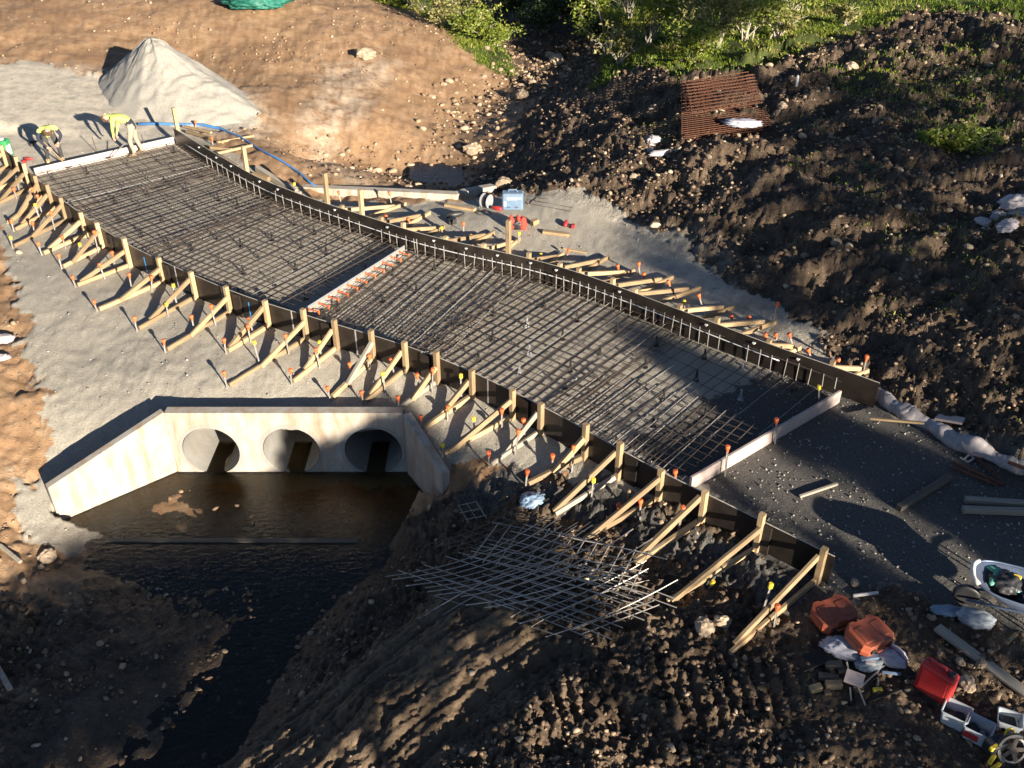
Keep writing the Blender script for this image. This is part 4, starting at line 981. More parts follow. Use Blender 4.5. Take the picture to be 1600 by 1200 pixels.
# ------------------------------------------------------------------ gravel heap
def heap():
    p0, p1, p2 = G(143, 143, 0), G(408, 188, 0), G(300, 206, 0)
    # peak: seen at (230, 60) above the middle of the base
    c = G(262, 152, 0); n, rings = 150, 70; hp = 2.2
    k = (230-800)/F_PX*((CAM_H-hp)*SP+c.y*CP); pk = Vector((k, c.y+.2, hp))
    px = [(143, 146), (172, 178), (235, 196), (300, 203), (360, 198), (405, 186), (412, 176), (395, 150), (330, 118), (250, 98), (190, 108), (150, 130)]
    base = [G(a, b, -.04) for a, b in px]
    m = MB(); ring0 = []
    for j in range(n):
        f = j/n*len(base); i = int(f); t = f-i; a, b_, c_, d_ = [base[(i+q-1) % len(base)] for q in range(4)]
        p = (a*(-t+2*t*t-t**3)+b_*(2-5*t*t+3*t**3)+c_*(t+4*t*t-3*t**3)+d_*(-t*t+t**3))/2; ring0.append(p)
    V = []
    for r in range(rings+1):
        q = r/rings
        for j in range(n):
            p = ring0[j].lerp(Vector((pk.x, pk.y, 0)), q); hh = hp*(q**1.04 if q < .86 else .86**1.04+(q-.86)*(1-(q-.86)/.28*.9))*.985
            V.append([p.x, p.y, hh-.05])
    V = np.array(V); amp = (V[:, 2] < hp*.97)*1.0
    V[:, 2] += (.11*fbm(V[:, 0], V[:, 1], 1.1, 4, 12)+.05*fbm(V[:, 0], V[:, 1], .25, 3, 14))*amp
    ang = np.arctan2(V[:, 1]-pk.y, V[:, 0]-pk.x)
    V[:, 2] += .035*vnoise(ang*9, np.hypot(V[:, 0]-pk.x, V[:, 1]-pk.y)*.5, 4)*amp
    F = [(r*n+j, r*n+(j+1) % n, (r+1)*n+(j+1) % n, (r+1)*n+j) for r in range(rings) for j in range(n)]+[tuple(rings*n+j for j in range(n))]
    me = bpy.data.meshes.new('gravel_heap'); me.from_pydata(V.tolist(), [], F); me.materials.append(M['pile']); me.polygons.foreach_set('use_smooth', [True]*len(F)); me.update()
    tag(link('gravel_heap', me), 'tall conical heap of grey crushed gravel behind the two workers', 'gravel heap')
heap()

# ------------------------------------------------------------------ loose mesh pile, rusty mesh stack, small mesh offcut
def mesh_sheet(name, label, cat, group, origin, u, v, nu, nv, sp, r, me, bend=0.0, skip=0.0, sag=0.0, over=.12):
    """a welded sheet of nu x nv bars from origin along unit directions u, v"""
    t = thing(name, label, cat, origin, group); w = u.cross(v).normalized(); w = w if w.z > 0 else -w
    Lu, Lv = (nv-1)*sp, (nu-1)*sp
    def P(a, b):
        s = (a/Lu-.5); q = (b/Lv-.5)
        return origin+u*a+v*b+w*(bend*(s*s*4)+sag*q*q*4)
    for i in range(nu):                       # bars running along u
        if random.random() < skip: continue
        o0, o1 = random.uniform(.3, 1)*over, random.uniform(.3, 1)*over
        b = i*sp
        if abs(bend) > .01:
            m = MB(); m.tube([P(x, b) for x in np.linspace(-o0, Lu+o1, 9)], r, 5); link('long_bar', m.mesh('long_bar', me.materials[0]), t)
        else: bar(P(-o0, b), P(Lu+o1, b), r, t, me, 'long_bar')
    for j in range(nv):
        if random.random() < skip: continue
        a = j*sp; bar(P(a, -random.uniform(.3, 1)*over)-w*r*1.8, P(a, Lv+random.uniform(.3, 1)*over)-w*r*1.8, r, t, me, 'cross_bar')
    return t
def quad_sheet(label, A, B, D, sp, r, me, **kw):
    """sheet whose corner A, and neighbours B (along u) and D (along v) are given"""
    u = B-A; v = D-A; Lu, Lv = u.length, v.length; u.normalize(); v.normalize()
    return mesh_sheet(kw.pop('name', 'reinforcing_mesh'), label, 'rebar mesh', kw.pop('group', None), A, u, v, int(Lv/sp)+1, int(Lu/sp)+1, sp, r, me, **kw)
def lift(px, py, dz): return Gt(px, py, dz)
LM = 'loose mesh sheets piled in the mud'
quad_sheet('pale flat mesh sheet with square openings on top of the mud pile', lift(738, 876, .46), lift(1004, 932, .34), lift(782, 818, .46), .20, .0085, BAR_L, group=LM, skip=.05, sag=.06)
quad_sheet('mesh sheet with long bent bar ends reaching left over the shaded mud', lift(645, 905, .14), lift(850, 828, .48), lift(800, 958, .22), .22, .0085, BAR_L, group=LM, bend=.14, skip=.08, over=.45)
quad_sheet('lower mesh sheet skewed beneath the pale one in the mud pile', lift(702, 932, .12), lift(856, 868, .34), lift(868, 985, .18), .19, .0085, BAR_L, group=LM, bend=-.08, skip=.15, over=.5)
quad_sheet('dark mesh sheet at the back of the mud pile near the blue plastic scrap', lift(690, 850, .24), lift(800, 803, .34), lift(795, 882, .28), .18, .0075, BAR, group=LM, skip=.12, over=.25, bend=.06)
quad_sheet('bottom mesh sheet lying on the lit mud with loose bar ends to the right', lift(815, 955, .12), lift(955, 896, .28), lift(905, 992, .14), .16, .0085, BAR_L, group=LM, skip=.3, over=.55, bend=.04)
quad_sheet('small torn piece of mesh beside the tip of the culvert wing', lift(716, 790, .1), lift(748, 783, .2), lift(731, 815, .1), .19, .007, BAR_L, group=LM, over=.06)
for i, (a, b) in enumerate((((890, 985), (1022, 938)), ((905, 992), (1030, 945)), ((862, 972), (965, 930)))):
    p, q = lift(*a, .10), lift(*b, .16); o = bar(p, q, .008, None, BAR_L, 'loose_bar'); tag(o, ['middle', 'lowest', 'uppermost'][i]+' of three loose bars lying right of the mud mesh pile', 'rebar', LM)
RS = 'rusty mesh sheets stacked by the shrubs'
A, B, D = Gt(1070, 222, .05), Gt(1202, 203, .05), Gt(1068, 140, .05)
for k in range(5):
    off = Vector((random.gauss(0, .10), random.gauss(0, .2), .07*k))
    quad_sheet('%s sheet of the rust brown mesh stack under the shrubs' % ['bottom', 'second', 'third', 'fourth', 'top'][k], A+off, B+off, D+off, .20, .010, BAR_R, group=RS, over=.05, name='rusty_mesh')
A2, B2, D2 = Gt(1078, 180, .5), Gt(1186, 163, .5), Gt(1070, 132, .75)
for k in range(3):
    off = Vector((random.gauss(0, .08), random.gauss(0, .2), .07*k))
    quad_sheet('%s sheet of the smaller rust pile laid on the stack, leaning on the grass' % ['lower', 'middle', 'upper'][k], A2+off, B2+off, D2+off, .20, .011, BAR_R, group=RS, over=.05, name='rusty_mesh')
quad_sheet('ladder like strip of mesh half buried in gravel beside the blue case', lift(826, 318, .02), lift(900, 332, .02), lift(842, 305, .02), .24, .012, BAR, over=.03)

# ------------------------------------------------------------------ people
def person(label, foot, face, J, mats, segs, hair_at, group=None):
    """J: joints in a local frame (x forward, y left, z up); segs: (a, b, material) chain for colouring"""
    t = thing('person', label, 'person', foot, group)
    names = list(J); idx = {n: i for i, n in enumerate(names)}
    E = [('pelvis', 'waist'), ('waist', 'chest'), ('chest', 'neck'), ('neck', 'head'), ('head', 'crown_top'), ('chest', 'shl'), ('shl', 'ell'), ('ell', 'wrl'), ('wrl', 'hal'), ('chest', 'shr'), ('shr', 'elr'), ('elr', 'wrr'), ('wrr', 'har'),
         ('pelvis', 'hil'), ('hil', 'knl'), ('knl', 'anl'), ('anl', 'tol'), ('anl', 'hel'), ('pelvis', 'hir'), ('hir', 'knr'), ('knr', 'anr'), ('anr', 'tor'), ('anr', 'her')]
    rad = dict(pelvis=.155, waist=.15, chest=.165, neck=.06, head=.095, crown_top=.075, shl=.075, shr=.075, ell=.05, elr=.05, wrl=.034, wrr=.034, hal=.038, har=.038, hil=.10, hir=.10, knl=.070, knr=.070, anl=.05, anr=.05, tol=.042, tor=.042, hel=.042, her=.042)
    me = bpy.data.meshes.new('body'); me.from_pydata([J[n] for n in names], [(idx[a], idx[b]) for a, b in E], []); me.update()
    ob = bpy.data.objects.new('body_skeleton', me); C.objects.link(ob)
    ob.modifiers.new('skin', 'SKIN').use_smooth_shade = True
    for i, n in enumerate(names):
        sv = me.skin_vertices[0].data[i]; sv.radius = (rad[n], rad[n]*(.82 if n in ('chest', 'waist') else 1)); sv.use_root = (n == 'pelvis')
    sb = ob.modifiers.new('sub', 'SUBSURF'); sb.levels = 2; sb.render_levels = 2
    dg = bpy.context.evaluated_depsgraph_get(); bme = bpy.data.meshes.new_from_object(ob.evaluated_get(dg)); bpy.data.objects.remove(ob)
    bm = bmesh.new(); bm.from_mesh(bme)
    # fingers: five short tapered chains from each hand, and a nose and ears on the head
    def chain(pts, r0, r1):
        m = MB(); m.tube(pts, list(np.linspace(r0, r1, len(pts))), 5)
        vs_ = [bm.verts.new(p) for p in m.v]
        for f in m.f: bm.faces.new([vs_[i] for i in f])
    for h, w_ in (('hal', 'wrl'), ('har', 'wrr')):
        H = Vector(J[h]); d = (H-Vector(J[w_])).normalized(); sd = d.cross(Vector((1, 0, .2))).normalized(); cu = d.cross(sd)
        for q in range(4):
            L = (.075, .085, .08, .06)[q]; p = H+sd*(.024*(q-1.5)); chain([p, p+d*L*.5+cu*.012, p+d*L*.75+cu*.04, p+d*L*.7+cu*.06], .0095, .007)
        p = H-d*.03-sd*.035; chain([p, p-sd*.02+d*.03+cu*.02, p-sd*.01+d*.055+cu*.04], .011, .008)
    Hd, up = Vector(J['head']), (Vector(J['crown_top'])-Vector(J['neck'])).normalized(); fw = Vector(J['_face']).normalized() if '_face' in J else Vector((1, 0, 0))
    lf = up.cross(fw).normalized(); fw = lf.cross(up).normalized()
    chain([Hd+fw*.085+up*.02, Hd+fw*.105-up*.005, Hd+fw*.118-up*.03, Hd+fw*.09-up*.035], .012, .016)
    for s in (-1, 1): chain([Hd+lf*s*.085-up*.03, Hd+lf*s*.100+up*.0, Hd+lf*s*.092+up*.03], .012, .014)
    bmesh.ops.recalc_face_normals(bm, faces=bm.faces); bm.to_mesh(bme); bm.free(); bme.name = 'body'
    for m in mats: bme.materials.append(M[m])
    S = [(Vector(J[a]), Vector(J[b]), rad[a] if False else .5*(rad[a]+rad[b]), k) for a, b, k in segs]
    mi = []
    for p in bme.polygons:
        c = p.center; best = None
        for a, b, r, k in S:
            d = b-a; tt = max(0, min(1, (c-a).dot(d)/max(d.length_squared, 1e-9))); q = (c-a-d*tt).length/r
            if best is None or q < best[0]: best = (q, k)
        mi.append(best[1])
    bme.polygons.foreach_set('material_index', mi); bme.polygons.foreach_set('use_smooth', [True]*len(mi))
    b = link('body', bme, t); b.location = (0, 0, 0); t.rotation_euler = (0, 0, face)
    # hair cap: small tufts over the back and top of the skull
    hb = MB()
    for k in range(70):
        v = Vector((random.gauss(0, 1), random.gauss(0, 1), random.gauss(0, 1))).normalized()
        if v.dot(fw) > .45 and v.dot(up) < .75 or v.dot(up) < -.35: continue
        c = Hd+up*.035+v*.098; m4 = v.to_track_quat('Z', 'Y').to_matrix().to_4x4()
        hb.lathe([(.030, -.02), (.034, .005), (.018, .022), (0, .026)], 6, Matrix.Translation(c) @ m4)
    h = link('hair', hb.mesh('hair', M['hair'], True), t); h.location = (0, 0, 0)
    return t
# both workers bend over the far edge of the mesh; joints in metres
JA = dict(pelvis=(-.10, 0, .93), waist=(.03, 0, 1.08), chest=(.30, 0, 1.20), neck=(.48, 0, 1.20), head=(.60, .0, 1.155), crown_top=(.69, 0, 1.13), shl=(.36, .18, 1.17), ell=(.42, .22, .88), wrl=(.47, .12, .66), hal=(.49, .09, .57), shr=(.36, -.18, 1.17), elr=(.38, -.24, .90), wrr=(.44, -.16, .68), har=(.46, -.13, .59),
          hil=(-.09, .11, .88), knl=(.03, .15, .49), anl=(-.06, .17, .09), tol=(.13, .19, .035), hel=(-.10, .17, .04), hir=(-.09, -.11, .88), knr=(-.06, -.14, .48), anr=(-.20, -.15, .09), tor=(-.01, -.17, .035), her=(-.24, -.15, .04))
SEG = [('pelvis', 'waist', 1), ('waist', 'chest', 0), ('chest', 'neck', 0), ('neck', 'head', 3), ('head', 'crown_top', 3), ('chest', 'shl', 0), ('shl', 'ell', 4), ('ell', 'wrl', 5), ('wrl', 'hal', 3), ('chest', 'shr', 0), ('shr', 'elr', 4), ('elr', 'wrr', 5), ('wrr', 'har', 3),
       ('pelvis', 'hil', 2), ('hil', 'knl', 2), ('knl', 'anl', 2), ('anl', 'tol', 6), ('anl', 'hel', 6), ('pelvis', 'hir', 2), ('hir', 'knr', 2), ('knr', 'anr', 2), ('anr', 'tor', 6), ('anr', 'her', 6)]
JA2 = dict(JA)
FA = G(205, 247, .0); FA.z = .03
person('worker in a hi-vis yellow shirt and tan trousers bending down over the stop board', FA+Vector((.1, .12, 0)), math.pi*1.02, JA, ['hivis', 'navy', 'tan', 'skin', 'hivis', 'hivis', 'boot'], SEG, None)
JB = dict(pelvis=(-.16, 0, .84), waist=(-.05, 0, 1.0), chest=(.20, .0, 1.13), neck=(.36, 0, 1.13), head=(.47, .0, 1.07), crown_top=(.56, 0, 1.03), shl=(.25, .20, 1.10), ell=(.34, .32, .86), wrl=(.48, .20, .72), hal=(.55, .15, .68), shr=(.25, -.20, 1.10), elr=(.30, -.30, .84), wrr=(.42, -.14, .62), har=(.47, -.08, .56),
          hil=(-.15, .11, .80), knl=(.10, .18, .46), anl=(-.06, .20, .09), tol=(.12, .23, .035), hel=(-.10, .20, .04), hir=(-.15, -.11, .80), knr=(.08, -.16, .46), anr=(-.10, -.18, .09), tor=(.08, -.21, .035), her=(-.14, -.18, .04))
FB = G(80, 262, .0); FB.z = .03
person('worker in a hi-vis shirt with dark sleeves and dark trousers stooping over a long handle', FB+Vector((0, .35, 0)), R(-62), JB, ['hivis', 'hivis', 'darkpants', 'skin', 'navy', 'navy', 'boot'], SEG, None)
tp = thing('shovel', 'long pale handled tool held by the worker in dark trousers', 'tool', G(104, 258, .06)); beam('handle', G(68, 222, .75), G(104, 258, .08), .035, .035, M['timber'], tp); beam('blade', G(103, 257, .10), G(109, 262, .03), .18, .012, M['rebar'], tp)
tp = thing('tie_tool', 'thin hand tool with a long pale handle held down by the worker in tan trousers', 'tool', G(196, 226, .56)); a = G(195, 224, .60); b = G(173, 246, .12); bar(a, b, .016, tp, BAR_L, 'handle'); bar(b, G(166, 247, .08), .025, tp, BAR, 'tip')
for c, lab in (((226, 213), 'thin steel pin standing behind the stop board right of the tan-trousered worker'), ((150, 217), 'thin steel pin standing in the gravel behind the stop board between the workers')):
    p = Gt(c[0]+2, c[1]+22); o = bar(p, p+Vector((-.04, 0, .5)), .012, None, BAR, 'steel_pin'); tag(o, lab, 'pin')

# ------------------------------------------------------------------ generic soft and boxy shapes
def blob(name, label, cat, p, dims, mat, amp=.18, seed=0, rz=0.0, sub=4, fr=2.2, flat_base=True, parent=None, tilt=0.0, smooth_=True):
    v, f = ico(sub); v = v.copy(); s = 1+amp*(fbm(v[:, 0]*fr+seed, v[:, 1]*fr+v[:, 2]*1.7*fr, 1.0, 4, seed, .6))+amp*.6*(1-2*np.abs(fbm(v[:, 0]*fr*1.3-v[:, 2]*fr, v[:, 1]*fr*1.3+seed, 1.0, 3, seed+5)))-amp*.3
    v = v*s[:, None]*np.array(dims)/2
    if flat_base: v[:, 2] = np.maximum(v[:, 2], -dims[2]*.32)+dims[2]*.32
    me = bpy.data.meshes.new(name); me.from_pydata(v.tolist(), [], f.tolist()); me.materials.append(mat); me.polygons.foreach_set('use_smooth', [smooth_]*len(f)); me.update()
    o = link(name, me, None, Matrix.Translation(p) @ rotz(rz) @ Matrix.Rotation(tilt, 4, 'X'))
    if parent is not None: o.parent = parent; o.matrix_basis = Matrix.Translation(-Vector(parent['_loc'])) @ o.matrix_basis
    else: tag(o, label, cat)
    return o
def rbox(b, c, d, rad=.02, Mx=None, mi=0, taper=1.0):
    x, y, z = d[0]/2, d[1]/2, d[2]/2; r = rad; ring = []
    for sx, sy, a0 in ((1, 1, 0), (-1, 1, 90), (-1, -1, 180), (1, -1, 270)):
        for k in range(4): a = R(a0+30*k); ring.append((sx*(x-r)+r*math.cos(a), sy*(y-r)+r*math.sin(a)))
    rs = []
    for zz, ins, tp in ((-z, r*.5, taper), (-z+r*.5, 0, taper), (z-r*.5, 0, 1), (z, r*.5, 1)):
        rr = []
        for px_, py_ in ring:
            q = Vector((px_*(1-ins/max(x, .001))*tp, py_*(1-ins/max(y, .001))*tp, zz)); q = (Mx @ q if Mx else q)+Vector(c); rr.append(q)
        rs.append(rr)
    b.loft(rs, True, mi)

# ------------------------------------------------------------------ tool cases, fuel can, tubs
def tool_case(p, rz, label, tilt=(0, 0)):
    t = thing('tool_case', label, 'tool case', p, 'orange tool cases'); m = MB()
    W, D_, H = .56, .46, .13
    poly = []
    for k, (x, y) in enumerate(((-.28, -.15), (-.21, -.23), (-.08, -.23), (-.06, -.205), (.06, -.205), (.08, -.23), (.21, -.23), (.28, -.15), (.28, .13), (.19, .22), (.12, .22), (.10, .195), (-.10, .195), (-.12, .22), (-.19, .22), (-.28, .13))): poly.append((x, y))
    Mx = Matrix.Rotation(tilt[0], 4, 'X') @ Matrix.Rotation(tilt[1], 4, 'Y')
    def shell(z0, z1):
        b = MB(); rs = []
        for z, s in ((z0, .965), (z0+.012, 1), (z1-.012, 1), (z1, .955)): rs.append([Mx @ Vector((x*s, y*s, z)) for x, y in poly])
        b.loft(rs); return b
    a = link('lower_shell', shell(0, .095).mesh('lower_shell', M['orange_case']), t); a.location = (0, 0, 0)
    lid = shell(.098, .19)
    for x in (-.14, .14): rbox(lid, Mx @ Vector((x, -.02, .192)), (.16, .26, .014), .02, Mx.to_3x3())
    c = link('lid', lid.mesh('lid', M['orange_case']), t); c.location = (0, 0, 0)
    for x in (-.15, .15):
        l = MB(); rbox(l, Mx @ Vector((x, -.235, .10)), (.07, .03, .07), .006, Mx.to_3x3()); q = link('latch', l.mesh('latch', M['black']), t); q.location = (0, 0, 0)
    h = MB(); h.tube([Mx @ Vector(v) for v in ((-.10, -.205, .09), (-.09, -.26, .09), (.09, -.26, .09), (.10, -.205, .09))], .014, 6); q = link('handle', h.mesh('handle', M['orange_case']), t); q.location = (0, 0, 0)
    t.rotation_euler = (0, 0, rz); return t
p = Gt(1300, 968); tool_case(p+Vector((0, 0, .03)), R(20), 'orange tool case lying behind the other one, nearest the end of the form', (R(4), R(-6)))
p = Gt(1350, 1010); tool_case(p+Vector((0, 0, .14)), R(28), 'orange tool case lying on the white sacks in front of the other one', (R(6), R(3)))
def fuel_can():
    p = Gt(1456, 1083); t = thing('fuel_can', 'red plastic fuel can standing in the mud beside the clear tubs', 'fuel can', p)
    b = MB(); rbox(b, (0, 0, .215), (.46, .19, .43), .045)
    o = link('body', b.mesh('body', M['red'], False), t); o.location = (0, 0, 0)
    bv = o.modifiers.new('bevel', 'BEVEL'); bv.width = .012; bv.segments = 2; bv.limit_method = 'ANGLE'
    s = MB(); 
    for yy in (-.098, .098): rbox(s, (0, yy, .22), (.34, .012, .28), .006)
    q = link('side_panel', s.mesh('side_panel', M['red']), t); q.location = (0, 0, 0)
    h = MB(); h.tube([(-.13, 0, .42), (-.11, 0, .475), (.06, 0, .475), (.09, 0, .42)], .02, 8); q = link('handle', h.mesh('handle', M['red'], True), t); q.location = (0, 0, 0)
    c = MB(); c.lathe([(.045, 0), (.045, .035), (.035, .045), (0, .045)], 12, Matrix.Translation((.155, 0, .425))); q = link('cap', c.mesh('cap', M['black']), t); q.location = (0, 0, 0)
    t.rotation_euler = (0, 0, R(-48)); t.scale = (.98, 1.05, 1.1)
fuel_can()
def tub(p, w, d, h, rz, label, inside, red=False):
    t = thing('plastic_tub', label, 'tub', p, 'open plastic tubs'); b = MB()
    def ring(s, z, r=.03):
        out = []
        for sx, sy, a0 in ((1, 1, 0), (-1, 1, 90), (-1, -1, 180), (1, -1, 270)):
            for k in range(4): a = R(a0+30*k); out.append(Vector((sx*(w/2*s-r)+r*math.cos(a), sy*(d/2*s-r)+r*math.sin(a), z)))
        return out
    b.loft([ring(.86, .005), ring(1, h), ring(.975, h), ring(.84, .012)], False); b.add(ring(.86, .005), [tuple(range(16))])
    q = link('wall', b.mesh('wall', M['tub'], True), t); q.location = (0, 0, 0)
    r_ = MB(); r_.loft([ring(1.0, h-.02), ring(1.06, h-.015), ring(1.06, h+.004), ring(.98, h+.006)], False); q = link('rim', r_.mesh('rim', M['tub']), t); q.location = (0, 0, 0)
    for i, (x, y, z, s, mt) in enumerate(inside):
        m = MB(); rbox(m, (x, y, z+.02), s, .012, rotz(random.random()*2)); q = link('contents', m.mesh('contents', M[mt]), t); q.location = (0, 0, 0)
    if red:
        m = MB(); m.box((-.05, -d/2*.94-.004, h*.5), (.17, .004, .10)); q = link('sticker', m.mesh('sticker', M['red']), t); q.location = (0, 0, 0)
    t.rotation_euler = (0, 0, rz); return t
tub(Gt(1489, 1127), .31, .27, .22, R(-37), 'clear plastic tub with dark fittings inside, next to the red fuel can', [(0, 0, .02, (.2, .15, .08), 'black'), (.05, .05, .06, (.12, .08, .05), 'navy')])
tub(Gt(1524, 1151), .31, .27, .22, R(-37), 'clear plastic tub with a red sticker on its side, right of the other clear tub', [(0, 0, .02, (.2, .14, .07), 'greytarp'), (-.05, .04, .07, (.1, .12, .05), 'black')], True)
tub(Gt(1574, 1134), .28, .24, .15, R(-25), 'white open bucket tray behind the yellow cut-off saw', [(0, 0, .01, (.2, .18, .07), 'black')])
def cutoff_saw():
    p = Gt(1572, 1178); t = thing('cutoff_saw', 'yellow and black cut-off saw lying on its side by the tubs', 'saw', p)
    def a(nm, b, mt, sm=False): q = link(nm, b.mesh(nm, M[mt], sm), t); q.location = (0, 0, 0); return q
    D = Matrix.Translation((.02, -.04, .14)) @ Matrix.Rotation(R(62), 4, 'X')
    b = MB(); n = 40; ro = [D @ Vector((.17*math.cos(2*math.pi*k/n), .17*math.sin(2*math.pi*k/n), 0)) for k in range(n)]; ri = [D @ Vector((.145*math.cos(2*math.pi*k/n), .145*math.sin(2*math.pi*k/n), 0)) for k in range(n)]; up = [v+D.to_3x3() @ Vector((0, 0, .006)) for v in ri]; uo = [v+D.to_3x3() @ Vector((0, 0, .006)) for v in ro]
    b.loft([ri, ro, uo, up, ri], False); a('blade_rim', b, 'rebar_light')
    b = MB()
    for k in range(5):
        an = R(72*k); b.box(D @ Vector((.085*math.cos(an), .085*math.sin(an), .003)), (.15, .05, .006), (D.to_3x3() @ Matrix.Rotation(an, 3, 'Z')))
    b.lathe([(.05, -.002), (.05, .01), (0, .012)], 16, D); a('spoke', b, 'rebar')
    b = MB(); pts = [D @ Vector((.19*math.cos(x), .19*math.sin(x), .02)) for x in np.linspace(R(60), R(230), 12)]; b.tube(pts, .032, 6); a('guard', b, 'black')
    b = MB(); rbox(b, (-.16, .02, .14), (.26, .17, .17), .03, Matrix.Rotation(R(20), 3, 'Z')); a('engine', b, 'black')
    b = MB(); rbox(b, (-.20, -.04, .20), (.20, .05, .05), .015, Matrix.Rotation(R(30), 3, 'Z')); rbox(b, (-.24, -.12, .08), (.19, .05, .05), .015, Matrix.Rotation(R(45), 3, 'Z')); rbox(b, (-.22, -.2, .04), (.17, .045, .04), .015, Matrix.Rotation(R(30), 3, 'Z')); a('cover', b, 'yellow')
    b = MB(); b.tube([(-.06, .06, .22), (-.02, .12, .30), (.04, .14, .30), (.10, .10, .22)], .016, 7); a('handle', b, 'yellow', True)
    b = MB(); b.tube([(.12, .12, .10), (.30, .06, .12)], .03, 8); a('filter_tube', b, 'steel_blue')
cutoff_saw()

# ------------------------------------------------------------------ wheelbarrow with gear
def barrow():
    p = Gt(1572, 962); t = thing('wheelbarrow', 'blue grey wheelbarrow with a pale worn rim, loaded with bags at the picture edge', 'wheelbarrow', p)
    def a(nm, b, mt, sm=False): q = link(nm, b.mesh(nm, M[mt], sm), t); q.location = (0, 0, 0); return q
    def ring(L, W, z, x0, n=28):
        o = []
        for k in range(n):
            an = 2*math.pi*k/n; cx, cy = math.cos(an), math.sin(an)
            x = L/2*math.copysign(abs(cx)**.62, cx); y = W/2*math.copysign(abs(cy)**.7, cy)*(1-.12*(cx < 0)*abs(cx)); o.append(Vector((x0+x, y, z-.05*cx*(cx < 0))))
        return o
    b = MB(); b.loft([ring(.55, .36, .30, .08), ring(1.02, .66, .56, 0), ring(.98, .62, .56, 0), ring(.53, .34, .315, .08)], False); b.add(ring(.55, .36, .30, .08), [tuple(range(28))]); a('tray', b, 'steel_blue', True)
    rp = ring(1.03, .67, .565, 0); r = MB(); r.tube(rp+rp[:1], .014, 6); a('rim', r, 'steel_blue', True)
    w = MB(); w.tube([v+Vector((-.012, 0, .006)) for v in rp[11:18]], .03, 6); a('worn_lip', w, 'barrow_rim', True)
    h = MB()
    for s in (-1, 1): h.tube([(-.50, s*.09, .19), (-.1, s*.17, .27), (.45, s*.27, .42), (.85, s*.30, .50)], .019, 8)
    a('frame', h, 'steel_blue', True)
    l = MB()
    for s in (-1, 1): l.tube([(.30, s*.22, .38), (.32, s*.25, .0), (.5, s*.25, .0), (.42, s*.26, .40)], .015, 6)
    a('leg', l, 'steel_blue', True)
    wh = MB(); Mx = Matrix.Translation((-.50, 0, .19)) @ Matrix.Rotation(R(90), 4, 'X'); wh.lathe([(.10, -.035), (.14, -.04), (.16, -.02), (.16, .02), (.14, .04), (.10, .035)], 20, Mx); a('wheel', wh, 'black', True)
    t.rotation_euler = (0, 0, R(-22)); t.scale = (1.12, 1.12, 1.05); return p
bp = barrow(); rb = rotz(R(-22))
def inb(x, y, z): return bp+rb @ Vector((x, y, z))
def bag():
    t = thing('tool_bag', 'black and teal tool bag with a pale buckle sitting in the wheelbarrow', 'bag', inb(-.14, .06, .42))
    q = blob('body', '', '', inb(-.14, .06, .40), (.46, .40, .30), M['black'], .30, 3, R(-22), 4, 3, parent=t)
    for i, (dx, dy, dz, s) in enumerate(((-.12, .13, .15, (.30, .12, .05)), (-.16, -.02, .13, (.09, .34, .06)), (.06, -.12, .12, (.22, .07, .05)), (.12, .02, .14, (.07, .2, .04)))):
        blob('panel', '', '', inb(-.14+dx, .06+dy, .42+dz), s, M['teal'], .15, 9+i, R(-40), 3, parent=t)
    m = MB(); rbox(m, inb(-.02, .12, .63), (.10, .06, .03), .01, rotz(R(-30)).to_3x3()); link('buckle', m.mesh('buckle', M['yellow']), t)
bag()
blob('rolled_jacket', 'dark blue rolled jacket lying in the rear of the wheelbarrow', 'jacket', inb(.22, -.02, .40), (.46, .40, .24), M['navy'], .25, 13, R(10), 4)
blob('pink_glove', 'pink work glove lying on the jacket in the wheelbarrow', 'glove', inb(.24, .10, .57), (.07, .18, .06), M['redcloth'], .2, 15, R(10), 3)
blob('folded_sheet', 'blue grey folded sheet lying on the road left of the wheelbarrow', 'sheet', Gt(1480, 957), (.46, .20, .11), M['bluetarp'], .2, 21, R(-6), 4)
blob('dark_sack', 'dark grey sack slumped against the front of the wheelbarrow', 'sack', Gt(1522, 972), (.50, .30, .24), M['greytarp'], .22, 22, R(-25), 4)
o = beam('timber_offcut', Gt(1572, 1006, .02), Gt(1588, 990, .02), .05, .03, M['timber']); tag(o, 'short pale offcut lying below the wheelbarrow', 'timber')
o = beam('plank', Gt(1464, 980, .03), Gt(1612, 1089, .03), .16, .045, M['timber_grey']); tag(o, 'long grey plank lying diagonally right of the red fuel can', 'plank')

# ------------------------------------------------------------------ heap of gear by the near form end
blob('sack', 'white woven sack slumped under the front orange case', 'sack', Gt(1318, 1018), (.62, .36, .20), M['bagwhite'], .22, 31, R(-20), 4, 2.8)
t = thing('sack', 'full white sack with a dark red stripe beside the front orange case', 'sack', Gt(1388, 1028))
blob('body', '', '', Gt(1388, 1028), (.50, .34, .24), M['bagwhite'], .16, 33, R(-48), 4, 2.4, parent=t)
v = blob('stripe', '', '', Gt(1388, 1028)+Vector((0, 0, .004)), (.51, .07, .25), M['stripe'], .12, 33, R(-48), 4, 2.4, parent=t)
blob('plastic_wrap', 'crumpled clear wrap with blue packets spilling below the front orange case', 'wrapping', Gt(1358, 1040), (.36, .24, .13), M['greytarp'], .3, 35, R(15), 4, 3)
for i, (a, c, col, lab) in enumerate((((1345, 1030), (1372, 1026), 'case_blue', 'pale blue packet lying on the crumpled wrap'), ((1352, 1034), (1368, 1036), 'white', 'small white packet lying on the crumpled wrap'))):
    o = beam('packet', lift(*a, .14), lift(*c, .14), .07, .04, M[col]); tag(o, lab, 'packet')
o = beam('ply_offcut', Gt(1248, 1040, .04), Gt(1310, 1014, .05), .24, .02, M['form_ply']); tag(o, 'black ply offcut lying left of the white sacks', 'plywood')
